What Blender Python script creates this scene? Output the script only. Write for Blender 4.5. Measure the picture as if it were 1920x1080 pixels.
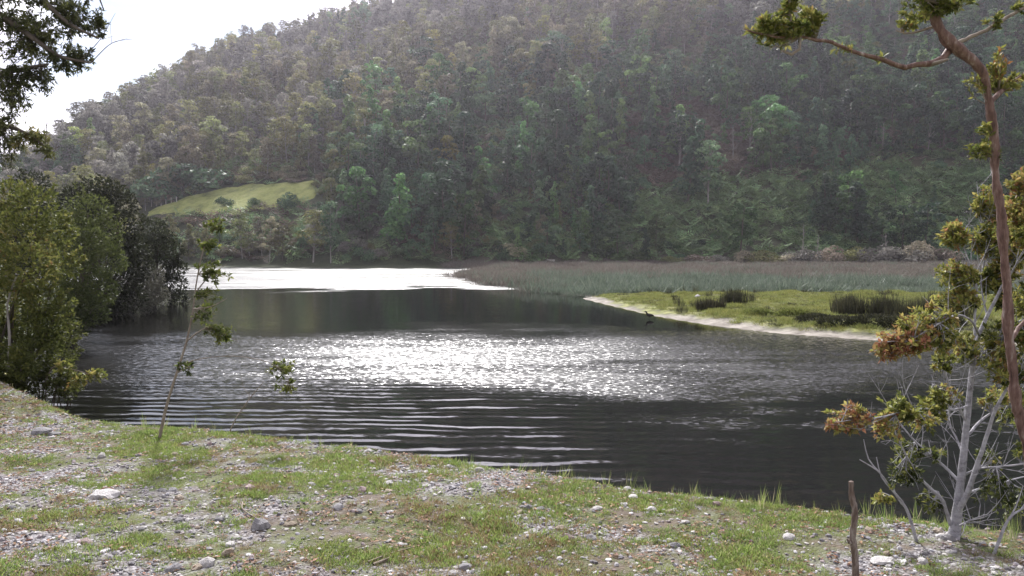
import bpy, math, random
import numpy as np
from mathutils import Vector

# ------------------------------------------------------------------ clear
for o in list(bpy.data.objects):
    bpy.data.objects.remove(o)
scene = bpy.context.scene
COL = scene.collection
R = math.radians
rng = np.random.default_rng(7)

# ------------------------------------------------------------------ camera
F = 1507.0                      # focal length in photo pixels
PITCH = math.atan(70.0 / F)
CAMZ = 3.2
cam_d = bpy.data.cameras.new('camera')
cam_d.sensor_width = 36.0
cam_d.lens = F / 1920.0 * 36.0
cam_d.clip_start = 0.05
cam_d.clip_end = 5000.0
cam = bpy.data.objects.new('camera', cam_d)
cam.location = (0, 0, CAMZ)
cam.rotation_euler = (R(90) - PITCH, 0, 0)
COL.objects.link(cam)
scene.camera = cam

# ------------------------------------------------------------------ world
SUN_EL, SUN_AZ = R(40), R(-8)           # azimuth from +Y, positive to the right
world = bpy.data.worlds.new('World')
scene.world = world
world.use_nodes = True
wn = world.node_tree
wn.nodes.clear()
def N(nt, typ, **kw):
    n = nt.nodes.new(typ)
    for k, v in kw.items():
        setattr(n, k, v)
    return n
w_out = N(wn, 'ShaderNodeOutputWorld')
w_bg = N(wn, 'ShaderNodeBackground')
w_sky = N(wn, 'ShaderNodeTexSky', sky_type='NISHITA')
w_sky.sun_disc = False
w_sky.sun_elevation = SUN_EL
w_sky.sun_rotation = SUN_AZ
w_sky.air_density = 1.0
w_sky.dust_density = 0.6
w_tc = N(wn, 'ShaderNodeTexCoord')
w_map = N(wn, 'ShaderNodeMapping')
w_map.inputs['Scale'].default_value = (1.0, 1.0, 2.2)
w_map.inputs['Location'].default_value = (0.35, 0.1, 0.62)
w_no = N(wn, 'ShaderNodeTexNoise')
w_no.inputs['Scale'].default_value = 2.3
w_no.inputs['Detail'].default_value = 7
w_no.inputs['Roughness'].default_value = 0.52
w_rm = N(wn, 'ShaderNodeValToRGB')
w_rm.color_ramp.elements[0].position = 0.30
w_rm.color_ramp.elements[1].position = 0.50
w_no2 = N(wn, 'ShaderNodeTexNoise')
w_no2.inputs['Scale'].default_value = 4.0
w_no2.inputs['Detail'].default_value = 5
w_cr = N(wn, 'ShaderNodeValToRGB')
w_cr.color_ramp.elements[0].position = 0.40
w_cr.color_ramp.elements[0].color = (5.6, 5.2, 6.5, 1)
w_cr.color_ramp.elements[1].position = 0.70
w_cr.color_ramp.elements[1].color = (15.5, 15.1, 15.8, 1)
w_mx = N(wn, 'ShaderNodeMix', data_type='RGBA')
L = wn.links.new
L(w_tc.outputs['Generated'], w_map.inputs['Vector'])
L(w_map.outputs['Vector'], w_no.inputs['Vector'])
L(w_map.outputs['Vector'], w_no2.inputs['Vector'])

# thin cloud glows round the veiled sun; one pale blue gap low in the sky
sdv_ = (math.sin(SUN_AZ) * math.cos(SUN_EL), math.cos(SUN_AZ) * math.cos(SUN_EL), math.sin(SUN_EL))
def w_dot(d):
    n_ = N(wn, 'ShaderNodeVectorMath', operation='DOT_PRODUCT'); L(w_tc.outputs['Generated'], n_.inputs[0]); n_.inputs[1].default_value = d
    return n_.outputs['Value']
def w_math(op, a, b):
    n_ = N(wn, 'ShaderNodeMath', operation=op)
    for i_, q_ in enumerate((a, b)):
        if isinstance(q_, (int, float)): n_.inputs[i_].default_value = q_
        else: L(q_, n_.inputs[i_])
    return n_.outputs[0]
glow = w_math('ADD', w_math('MULTIPLY', w_math('POWER', w_math('MAXIMUM', w_dot(sdv_), 0.0), 10.0), 3.2), 1.0)
ga, ge = R(-23.0), R(10.5)
gap = N(wn, 'ShaderNodeMapRange', interpolation_type='SMOOTHSTEP'); gap.inputs['From Min'].default_value = 0.984; gap.inputs['From Max'].default_value = 0.9985
L(w_dot((math.sin(ga) * math.cos(ge), math.cos(ga) * math.cos(ge), math.sin(ge))), gap.inputs['Value'])
w_fac = w_math('SUBTRACT', w_no.outputs['Fac'], w_math('MULTIPLY', gap.outputs['Result'], 0.21))
L(w_fac, w_rm.inputs['Fac'])
w_gl = N(wn, 'ShaderNodeVectorMath', operation='SCALE')
L(w_no2.outputs['Fac'], w_cr.inputs['Fac'])
L(w_rm.outputs['Color'], w_mx.inputs['Factor'])
L(w_sky.outputs['Color'], w_mx.inputs[6])
L(w_cr.outputs['Color'], w_gl.inputs[0]); L(glow, w_gl.inputs['Scale']); L(w_gl.outputs[0], w_mx.inputs[7])
L(w_mx.outputs[2], w_bg.inputs['Color'])
w_bg.inputs['Strength'].default_value = 0.05
L(w_bg.outputs['Background'], w_out.inputs['Surface'])

# ------------------------------------------------------------------ sun
sun_d = bpy.data.lights.new('sun', 'SUN')
sun_d.energy = 3.4
sun_d.angle = R(6)
sun_d.color = (1.0, 0.975, 0.945)
sun = bpy.data.objects.new('sun', sun_d)
COL.objects.link(sun)
sdir = Vector((math.sin(SUN_AZ) * math.cos(SUN_EL), math.cos(SUN_AZ) * math.cos(SUN_EL), math.sin(SUN_EL)))
sun.rotation_euler = sdir.to_track_quat('Z', 'Y').to_euler()
sun.location = (0, 0, 300)

# ------------------------------------------------------------------ exposure
vs = scene.view_settings
vs.view_transform = 'Standard'
vs.look = 'None'
vs.gamma = 1.0
vs.exposure = 1.25
vs.use_curve_mapping = False
scene.render.engine = 'CYCLES'
cy = scene.cycles
cy.use_denoising = True
try:
    cy.denoiser = 'OPENIMAGEDENOISE'
    cy.denoising_input_passes = 'RGB_ALBEDO_NORMAL'
except Exception:
    pass
cy.max_bounces = 4
cy.diffuse_bounces = 2
cy.glossy_bounces = 2
cy.transmission_bounces = 3
cy.transparent_max_bounces = 6
cy.volume_bounces = 0
cy.sample_clamp_indirect = 6.0
cy.caustics_reflective = False
cy.caustics_refractive = False

# ================================================================== helpers
CP, SP = math.cos(PITCH), math.sin(PITCH)
def P(px, py, d):
    """a photo pixel at ground distance d (metres along +Y) -> world point"""
    u = (px - 960.0) / F
    v = -(py - 540.0) / F
    dy = CP + v * SP
    dz = -SP + v * CP
    return np.array([u / dy * d, d, CAMZ + dz / dy * d])
def proj(p):
    p = np.asarray(p, float)
    x, y, z = p[..., 0], p[..., 1], p[..., 2] - CAMZ
    f = y * CP - z * SP
    up = y * SP + z * CP
    f = np.where(f > 0.01, f, 0.01)
    return 960 + F * x / f, 540 - F * up / f

_grid = np.random.default_rng(99).random((256, 256))
def vnoise(x, y):
    xi = np.floor(x).astype(int); yi = np.floor(y).astype(int)
    fx = x - xi; fy = y - yi
    fx = fx * fx * (3 - 2 * fx); fy = fy * fy * (3 - 2 * fy)
    a = _grid[xi & 255, yi & 255]; b = _grid[(xi + 1) & 255, yi & 255]
    c = _grid[xi & 255, (yi + 1) & 255]; d = _grid[(xi + 1) & 255, (yi + 1) & 255]
    return (a * (1 - fx) + b * fx) * (1 - fy) + (c * (1 - fx) + d * fx) * fy
def fbm(x, y, oct=4, seed=0.0):
    s = 0; amp = 1; tot = 0
    x = np.asarray(x, float) + seed * 17.3; y = np.asarray(y, float) + seed * 31.7
    for i in range(oct):
        s = s + amp * vnoise(x, y); tot += amp
        x = x * 2.03 + 11.1; y = y * 2.03 + 5.7; amp *= 0.5
    return s / tot
def ss(a, b, x):
    t = np.clip((x - a) / (b - a), 0, 1)
    return t * t * (3 - 2 * t)

def new_mesh(name, verts, faces, mat=None, smooth=False, attrs=None, mats=None, midx=None):
    """faces: (n,3) or (n,4) int array, or a list of such arrays"""
    me = bpy.data.meshes.new(name)
    verts = np.ascontiguousarray(verts, dtype=np.float32)
    if not isinstance(faces, (list, tuple)):
        faces = [faces]
    faces = [np.asarray(f, dtype=np.int32) for f in faces if len(f)]
    loops = np.concatenate([f.ravel() for f in faces])
    sizes = np.concatenate([np.full(len(f), f.shape[1], dtype=np.int32) for f in faces])
    starts = np.concatenate([[0], np.cumsum(sizes)[:-1]]).astype(np.int32)
    me.vertices.add(len(verts)); me.vertices.foreach_set('co', verts.ravel())
    me.loops.add(len(loops)); me.loops.foreach_set('vertex_index', loops.astype(np.int32))
    me.polygons.add(len(sizes)); me.polygons.foreach_set('loop_start', starts)
    try:
        me.polygons.foreach_set('loop_total', sizes)
    except Exception:
        pass
    if smooth:
        me.polygons.foreach_set('use_smooth', np.ones(len(sizes), dtype=bool))
    for k, v in (attrs or {}).items():
        v = np.asarray(v, dtype=np.float32)
        if v.ndim == 1:
            a = me.attributes.new(k, 'FLOAT', 'POINT'); a.data.foreach_set('value', v)
        else:
            a = me.attributes.new(k, 'FLOAT_VECTOR', 'POINT'); a.data.foreach_set('vector', v.ravel())
    if mats:
        for m in mats:
            me.materials.append(m)
        if midx is not None:
            me.polygons.foreach_set('material_index', np.asarray(midx, dtype=np.int32))
    elif mat:
        me.materials.append(mat)
    me.update(calc_edges=True)
    return me
def link(name, me, parent=None, loc=None, label=None, cat=None, group=None, kind=None):
    o = bpy.data.objects.new(name, me)
    COL.objects.link(o)
    if parent is not None:
        o.parent = parent
    if loc is not None:
        o.location = loc
    tag(o, label, cat, group, kind)
    return o
def tag(o, label=None, cat=None, group=None, kind=None):
    if label: o['label'] = label
    if cat: o['category'] = cat
    if group: o['group'] = group
    if kind: o['kind'] = kind
    return o

class MB:
    """collects vertices, faces and a per-vertex tint"""
    def __init__(s):
        s.v = []; s.f3 = []; s.f4 = []; s.t = []; s.n = 0
    def add(s, v, f, tint=None):
        v = np.asarray(v, float); f = np.asarray(f, int)
        if len(v) == 0: return
        s.v.append(v)
        (s.f3 if f.shape[1] == 3 else s.f4).append(f + s.n)
        s.t.append(np.full(len(v), 0.5) if tint is None else np.broadcast_to(np.asarray(tint, float), (len(v),)))
        s.n += len(v)
    def merge(s, o):
        base = s.n
        s.v += o.v; s.t += o.t
        s.f3 += [f + base for f in o.f3]; s.f4 += [f + base for f in o.f4]
        s.n += o.n
    def mesh(s, name, mat, smooth=False, origin=None):
        v = np.concatenate(s.v)
        if origin is not None:
            v = v - np.asarray(origin)
        fs = []
        if s.f3: fs.append(np.concatenate(s.f3))
        if s.f4: fs.append(np.concatenate(s.f4))
        return new_mesh(name, v, fs, mat, smooth, {'tint': np.concatenate(s.t)})

def norm(a):
    a = np.asarray(a, float)
    return a / np.maximum(np.linalg.norm(a, axis=-1, keepdims=True), 1e-9)

def smooth_path(pts, rad, step):
    """Catmull-Rom through pts"""
    pts = np.asarray(pts, float); rad = np.asarray(rad, float)
    if len(pts) < 3:
        n = max(2, int(np.linalg.norm(pts[-1] - pts[0]) / step) + 1)
        t = np.linspace(0, 1, n)[:, None]
        return pts[0] * (1 - t) + pts[1] * t, rad[0] * (1 - t[:, 0]) + rad[-1] * t[:, 0]
    e = np.vstack([2 * pts[0] - pts[1], pts, 2 * pts[-1] - pts[-2]])
    out = []; ro = []
    for i in range(len(pts) - 1):
        p0, p1, p2, p3 = e[i], e[i + 1], e[i + 2], e[i + 3]
        n = max(1, int(np.linalg.norm(p2 - p1) / step))
        for k in range(n):
            t = k / n
            out.append(0.5 * ((2 * p1) + (-p0 + p2) * t + (2 * p0 - 5 * p1 + 4 * p2 - p3) * t * t + (-p0 + 3 * p1 - 3 * p2 + p3) * t ** 3))
            ro.append(rad[i] * (1 - t) + rad[i + 1] * t)
    out.append(pts[-1]); ro.append(rad[-1])
    return np.array(out), np.array(ro)

def tube(mb, pts, rad, sides=6, tint=0.5, rough=0.0, g=rng):
    pts = np.asarray(pts, float); rad = np.broadcast_to(np.asarray(rad, float), (len(pts),))
    n = len(pts)
    tan = np.gradient(pts, axis=0); tan = norm(tan)
    ref = np.array([0.3, 0.9, 0.2]) if abs(tan[0][1]) < 0.9 else np.array([1.0, 0, 0.2])
    a = norm(np.cross(tan, ref)); b = np.cross(tan, a)
    th = np.linspace(0, 2 * math.pi, sides, endpoint=False)
    rr = rad[:, None] * (1 + rough * (g.random((n, sides)) - 0.5))
    v = pts[:, None, :] + rr[..., None] * (np.cos(th)[None, :, None] * a[:, None, :] + np.sin(th)[None, :, None] * b[:, None, :])
    v = v.reshape(-1, 3)
    i = np.arange(n - 1)[:, None] * sides; j = np.arange(sides)[None, :]; j2 = (j + 1) % sides
    f = np.stack([i + j, i + j2, i + sides + j2, i + sides + j], -1).reshape(-1, 4)
    mb.add(v, f, tint)
    # end cap
    c = pts[-1] + tan[-1] * rad[-1] * 0.5
    k = len(v)
    cap_v = np.vstack([v[(n - 1) * sides:], c])
    cap_f = np.array([[q, (q + 1) % sides, sides] for q in range(sides)])
    mb.add(cap_v, cap_f, tint)

def leaves(mb, c, d, nrm, ln, wd, tint, fold=0.25):
    """rhombic leaves: base point c, direction d, face normal nrm"""
    c = np.asarray(c, float); n = len(c)
    if n == 0: return
    d = norm(d); s = norm(np.cross(d, nrm)); up = np.cross(s, d)
    ln = np.broadcast_to(np.asarray(ln, float), (n,))[:, None]; wd = np.broadcast_to(np.asarray(wd, float), (n,))[:, None]
    v0 = c
    v1 = c + d * ln * 0.45 + s * wd * 0.5 + up * wd * fold
    v2 = c + d * ln
    v3 = c + d * ln * 0.45 - s * wd * 0.5 + up * wd * fold
    v = np.stack([v0, v1, v2, v3], 1).reshape(-1, 3)
    b = np.arange(n)[:, None] * 4
    f = np.concatenate([b + np.array([[0, 1, 2]]), b + np.array([[0, 2, 3]])], 0)
    mb.add(v, f, np.repeat(np.broadcast_to(np.asarray(tint, float), (n,)), 4))

def rdir(n, g=rng):
    return norm(g.normal(size=(n, 3)))

# ------------------------------------------------------------------ materials
def mat_new(name):
    m = bpy.data.materials.new(name); m.use_nodes = True
    nt = m.node_tree; nt.nodes.clear()
    return m, nt, nt.links.new
def ramp(nt, stops, interp='LINEAR'):
    r = N(nt, 'ShaderNodeValToRGB')
    cr = r.color_ramp; cr.interpolation = interp
    while len(cr.elements) > 1: cr.elements.remove(cr.elements[-1])
    cr.elements[0].position = stops[0][0]; cr.elements[0].color = (*stops[0][1], 1)
    for p, c in stops[1:]:
        e = cr.elements.new(p); e.color = (*c, 1)
    return r
def leaf_mat(name, stops, transl=0.35, gloss=0.25, var=0.35, hue=0.03):
    m, nt, l = mat_new(name)
    at = N(nt, 'ShaderNodeAttribute', attribute_name='tint')
    rp = ramp(nt, stops)
    oi = N(nt, 'ShaderNodeObjectInfo')
    hs = N(nt, 'ShaderNodeHueSaturation')
    mv = N(nt, 'ShaderNodeMapRange'); mv.inputs['To Min'].default_value = 1 - var; mv.inputs['To Max'].default_value = 1 + var
    mh = N(nt, 'ShaderNodeMapRange'); mh.inputs['To Min'].default_value = 0.5 - hue; mh.inputs['To Max'].default_value = 0.5 + hue
    l(oi.outputs['Random'], mv.inputs['Value'])
    fr = N(nt, 'ShaderNodeMath', operation='FRACT'); mu = N(nt, 'ShaderNodeMath', operation='MULTIPLY'); mu.inputs[1].default_value = 7.31
    l(oi.outputs['Random'], mu.inputs[0]); l(mu.outputs[0], fr.inputs[0]); l(fr.outputs[0], mh.inputs['Value'])
    l(at.outputs['Fac'], rp.inputs['Fac']); l(rp.outputs['Color'], hs.inputs['Color'])
    l(mv.outputs['Result'], hs.inputs['Value']); l(mh.outputs['Result'], hs.inputs['Hue'])
    p = N(nt, 'ShaderNodeBsdfPrincipled'); p.inputs['Roughness'].default_value = 0.55
    p.inputs['Specular IOR Level'].default_value = gloss
    t = N(nt, 'ShaderNodeBsdfTranslucent')
    mx = N(nt, 'ShaderNodeMixShader'); mx.inputs['Fac'].default_value = transl
    out = N(nt, 'ShaderNodeOutputMaterial')
    l(hs.outputs['Color'], p.inputs['Base Color']); l(hs.outputs['Color'], t.inputs['Color'])
    l(p.outputs[0], mx.inputs[1]); l(t.outputs[0], mx.inputs[2]); l(mx.outputs[0], out.inputs['Surface'])
    return m
def solid_mat(name, stops, scale=8.0, rough=0.85, bump=0.3, bscale=40.0, stretch=(1, 1, 1), objrand=0.0, spec=0.3, bdist=0.02):
    """noise-mottled surface"""
    m, nt, l = mat_new(name)
    tc = N(nt, 'ShaderNodeTexCoord'); mp = N(nt, 'ShaderNodeMapping'); mp.inputs['Scale'].default_value = stretch
    no = N(nt, 'ShaderNodeTexNoise'); no.inputs['Scale'].default_value = scale; no.inputs['Detail'].default_value = 6; no.inputs['Roughness'].default_value = 0.65
    rp = ramp(nt, stops)
    b = N(nt, 'ShaderNodeBump'); b.inputs['Strength'].default_value = bump; b.inputs['Distance'].default_value = bdist
    n2 = N(nt, 'ShaderNodeTexNoise'); n2.inputs['Scale'].default_value = bscale; n2.inputs['Detail'].default_value = 5
    p = N(nt, 'ShaderNodeBsdfPrincipled'); p.inputs['Roughness'].default_value = rough; p.inputs['Specular IOR Level'].default_value = spec
    out = N(nt, 'ShaderNodeOutputMaterial')
    l(tc.outputs['Object'], mp.inputs['Vector']); l(mp.outputs['Vector'], no.inputs['Vector']); l(mp.outputs['Vector'], n2.inputs['Vector'])
    if objrand > 0:
        oi = N(nt, 'ShaderNodeObjectInfo')
        mix = N(nt, 'ShaderNodeMix'); mix.inputs['Factor'].default_value = objrand
        l(no.outputs['Fac'], mix.inputs[2]); l(oi.outputs['Random'], mix.inputs[3]); l(mix.outputs[0], rp.inputs['Fac'])
    else:
        l(no.outputs['Fac'], rp.inputs['Fac'])
    l(n2.outputs['Fac'], b.inputs['Height']); l(rp.outputs['Color'], p.inputs['Base Color']); l(b.outputs['Normal'], p.inputs['Normal'])
    l(p.outputs[0], out.inputs['Surface'])
    return m

# ================================================================== the terrain
LAKE = np.array([(-6.6, 11.6), (-5.3, 10.6), (-4.2, 9.95), (-2.9, 9.55), (-1.7, 9.05), (-0.3, 8.3), (1.0, 7.65), (2.0, 7.15), (3.2, 6.65), (4.4, 6.2),
                 (9, 5.3), (20, 8), (26, 17), (21, 25), (16.5, 27.3), (12.8, 28.6), (10.2, 31), (8.4, 34.5), (7.0, 39), (5.8, 46), (4.6, 53.8),
                 (5.4, 55.4), (3.2, 61), (0.2, 71), (-3.2, 85), (-6, 104), (-7.0, 122), (-3, 140), (-9, 149), (-25, 147.5), (-48, 150), (-70, 153), (-80, 140),
                 (-70, 105), (-42, 75), (-28, 60), (-22.2, 53), (-21.0, 45), (-20.4, 37), (-15.5, 26), (-12, 19.5), (-9.0, 15)])
def lake_sd(x, y):
    """distance to the waterline, positive on land"""
    x = np.asarray(x, float); y = np.asarray(y, float)
    best = np.full(x.shape, 1e9); inside = np.zeros(x.shape, bool)
    n = len(LAKE)
    for i in range(n):
        ax, ay = LAKE[i]; bx, by = LAKE[(i + 1) % n]
        ex, ey = bx - ax, by - ay
        t = np.clip(((x - ax) * ex + (y - ay) * ey) / (ex * ex + ey * ey), 0, 1)
        dx = x - ax - t * ex; dy = y - ay - t * ey
        best = np.minimum(best, dx * dx + dy * dy)
        c = ((ay > y) != (by > y))
        with np.errstate(divide='ignore', invalid='ignore'):
            xi = ex * (y - ay) / (ey if ey != 0 else 1e-9) + ax
        inside ^= c & (x < xi)
    d = np.sqrt(best)
    return np.where(inside, -d, d)
RX = np.array([-900, -520, -400, -330, -280, -240, -200, -165, -130, -100, -70, -40, -10, 64, 160, 255, 420, 900.])
RH = np.array([10.0, 14.7, 19.4, 24.0, 28.4, 33.0, 47.0, 79.1, 99.1, 106.3, 116.6, 126.3, 140.4, 146.4, 156.3, 153.2, 137.0, 120.0])
def hill(x, y):
    H = np.interp(x, RX, RH)
    y0 = np.interp(x, [-300, -160, -95, -40, -5, 25, 120, 300], [270, 215, 168, 152, 158, 172, 182, 170.])
    t = np.clip((y - y0) / (400 - y0), 0, 1)
    p = t * 1.10 - 0.10 * t ** 4
    back = np.cos(np.clip((y - 400) / 420, 0, 1) * math.pi / 2)
    ridge = fbm(x / 60.0, y / 90.0, 4, 3) - 0.5
    return H * p * back * (1 + 0.10 * ridge) + ss(0.0, 0.3, t) * (fbm(x / 28.0, y / 28.0, 3, 5) - 0.5) * 9.0
def height(x, y, detail=False):
    x = np.asarray(x, float); y = np.asarray(y, float)
    sd = lake_sd(x, y)
    near = 1 - ss(12.0, 17.0, y + np.maximum(0, -x - 6) * 0.35)
    left = ss(-8, -14, x) * ss(8, 14, y) * (1 - ss(60, 80, y))
    marsh = ss(52, 58, y) * ss(-14, -7, x) * (1 - ss(170, 186, y))
    B = 0.26 + 0.95 * near + 0.45 * left * (1 - near) - 0.20 * marsh
    w = 2.0 - 0.95 * near
    land = B * ss(0, 1, sd / w) + np.clip(sd, 0, 9) * (0.008 + 0.034 * near) * (1 - 0.9 * marsh)
    land = land + marsh * 0.004 * np.maximum(0, y - 120) + (fbm(x / 3.0, y / 3.0, 3, 1) - 0.5) * 0.16 * ss(0.2, 2.5, sd) * (1 - marsh)
    spit = (1 - near) * (1 - ss(54, 58, y)) * ss(2, 5, x)
    land = land + spit * ss(0.6, 3.5, sd) * (np.abs(fbm(x / 1.7, y / 2.4, 3, 8) - 0.5) * 0.5)
    z = np.where(sd > 0, land, -0.7 * ss(0, 1.6, -sd))
    z = z + 0.36 * ss(-4.6, -7.2, x) * ss(7.6, 10.2, y) * (1 - ss(13, 17, y)) * ss(0.2, 1.3, sd)
    if detail:
        z = z + (fbm(x / 0.55, y / 0.55, 4, 2) - 0.5) * 0.075 * ss(0.0, 0.8, sd)
    return z + hill(x, y)
def ray_hit(px, py, ds, detail):
    p0, p1 = P(px, py, 1.0), P(px, py, 2.0)
    pts = p0 + (p1 - p0) * (ds - 1.0)[:, None]
    h = height(pts[:, 0], pts[:, 1], detail)
    w = np.where(pts[:, 2] < h)[0]
    return pts[w[0]] if len(w) else None
def ground_hit(px, py, dmin=20.0, dmax=600.0):
    p = ray_hit(px, py, np.geomspace(dmin, dmax, 900), False)
    return P(px, py, dmax) if p is None else p

def grid_mesh(xs, ys, zf):
    X, Y = np.meshgrid(xs, ys)
    Z = zf(X, Y)
    v = np.stack([X, Y, Z], -1).reshape(-1, 3)
    nx, ny = len(xs), len(ys)
    i = np.arange(ny - 1)[:, None] * nx + np.arange(nx - 1)[None, :]
    f = np.stack([i, i + 1, i + nx + 1, i + nx], -1).reshape(-1, 4)
    return v, f

# ---- ground of the lake basin (spit, marsh, shores, land behind the camera)
def basin_mat():
    m, nt, l = mat_new('basin_ground')
    at = N(nt, 'ShaderNodeAttribute', attribute_name='zone')
    sp = N(nt, 'ShaderNodeSeparateXYZ'); l(at.outputs['Vector'], sp.inputs[0])
    geo = N(nt, 'ShaderNodeNewGeometry')
    no = N(nt, 'ShaderNodeTexNoise'); no.inputs['Scale'].default_value = 1.3; no.inputs['Detail'].default_value = 8; no.inputs['Roughness'].default_value = 0.65
    l(geo.outputs['Position'], no.inputs['Vector'])
    grass = ramp(nt, [(0.32, (0.05, 0.05, 0.025)), (0.45, (0.12, 0.125, 0.04)), (0.55, (0.19, 0.20, 0.06)), (0.68, (0.27, 0.25, 0.11))])
    sand = ramp(nt, [(0.35, (0.12, 0.105, 0.085)), (0.6, (0.30, 0.275, 0.235))])
    marsh = ramp(nt, [(0.3, (0.07, 0.065, 0.05)), (0.7, (0.12, 0.12, 0.085))])
    soil = ramp(nt, [(0.3, (0.024, 0.032, 0.016)), (0.7, (0.06, 0.07, 0.034))])
    for r in (grass, sand, marsh, soil): l(no.outputs['Fac'], r.inputs['Fac'])
    cur = soil.outputs['Color']
    for k, r in ((2, grass), (1, marsh), (0, sand)):
        mx = N(nt, 'ShaderNodeMix', data_type='RGBA')
        l(sp.outputs[k], mx.inputs['Factor']); l(cur, mx.inputs[6]); l(r.outputs['Color'], mx.inputs[7]); cur = mx.outputs[2]
    b = N(nt, 'ShaderNodeBump'); b.inputs['Strength'].default_value = 0.7; b.inputs['Distance'].default_value = 0.12
    n2 = N(nt, 'ShaderNodeTexNoise'); n2.inputs['Scale'].default_value = 5; n2.inputs['Detail'].default_value = 6
    l(geo.outputs['Position'], n2.inputs['Vector']); l(n2.outputs['Fac'], b.inputs['Height'])
    p = N(nt, 'ShaderNodeBsdfPrincipled'); p.inputs['Roughness'].default_value = 0.9; p.inputs['Specular IOR Level'].default_value = 0.2
    out = N(nt, 'ShaderNodeOutputMaterial')
    l(cur, p.inputs['Base Color']); l(b.outputs['Normal'], p.inputs['Normal']); l(p.outputs[0], out.inputs['Surface'])
    return m
xs = np.concatenate([np.arange(-160, -30, 2.0), np.arange(-30, 2, 0.7), np.arange(2, 24, 0.35), np.arange(24, 170, 1.6)])
ys = np.concatenate([np.arange(-70, 8, 1.5), np.arange(8, 24, 0.8), np.arange(24, 60, 0.4), np.arange(60, 201, 1.3)])
ys[-1] = 200.0
def basin_z(X, Y):
    z = height(X, Y)
    cover = ss(-13.5, -12.0, X) * (1 - ss(8.0, 9.5, X)) * ss(0.9, 1.8, Y) * (1 - ss(12.6, 13.6, Y))
    return z - 0.35 * cover
v, f = grid_mesh(xs, ys, basin_z)
sdv = lake_sd(v[:, 0], v[:, 1])
spit = ((v[:, 1] > 22) & (v[:, 1] < 58) & (v[:, 0] > 2)).astype(float)
wob = (fbm(v[:, 0] / 2.5, v[:, 1] / 2.5, 3, 4) - 0.5)
sand = spit * (1 - ss(0.35, 0.95, sdv + wob * 2.0 - 0.5 * ss(45, 55, v[:, 1]))) * ss(-1.0, -0.2, sdv)
mar = ss(54, 57, v[:, 1] + wob * 3 - ss(2, 10, v[:, 0]) * 2) * ss(-14, -8, v[:, 0]) * (1 - ss(172, 190, v[:, 1]))
gr = np.clip(spit + (v[:, 1] < 22), 0, 1) * (1 - sand)
o = link('ground', new_mesh('ground', v, f, basin_mat(), True, {'zone': np.stack([sand, mar, gr], 1)}), kind='structure')

# ---- wooded hill
hill_m = solid_mat('hill_soil', [(0.3, (0.025, 0.03, 0.014)), (0.55, (0.05, 0.05, 0.026)), (0.75, (0.075, 0.065, 0.04))], scale=0.06, bump=0.6, bscale=0.8, bdist=0.5)
xs = np.concatenate([np.arange(-1000, -300, 14.0), np.arange(-300, 300, 3.0), np.arange(300, 1001, 14.0)])
ys = np.concatenate([np.arange(200, 430, 3.0), np.arange(430, 1000, 15.0)])
v, f = grid_mesh(xs, ys, height)
o = link('hill', new_mesh('hill', v, f, hill_m, True), kind='structure')

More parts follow.
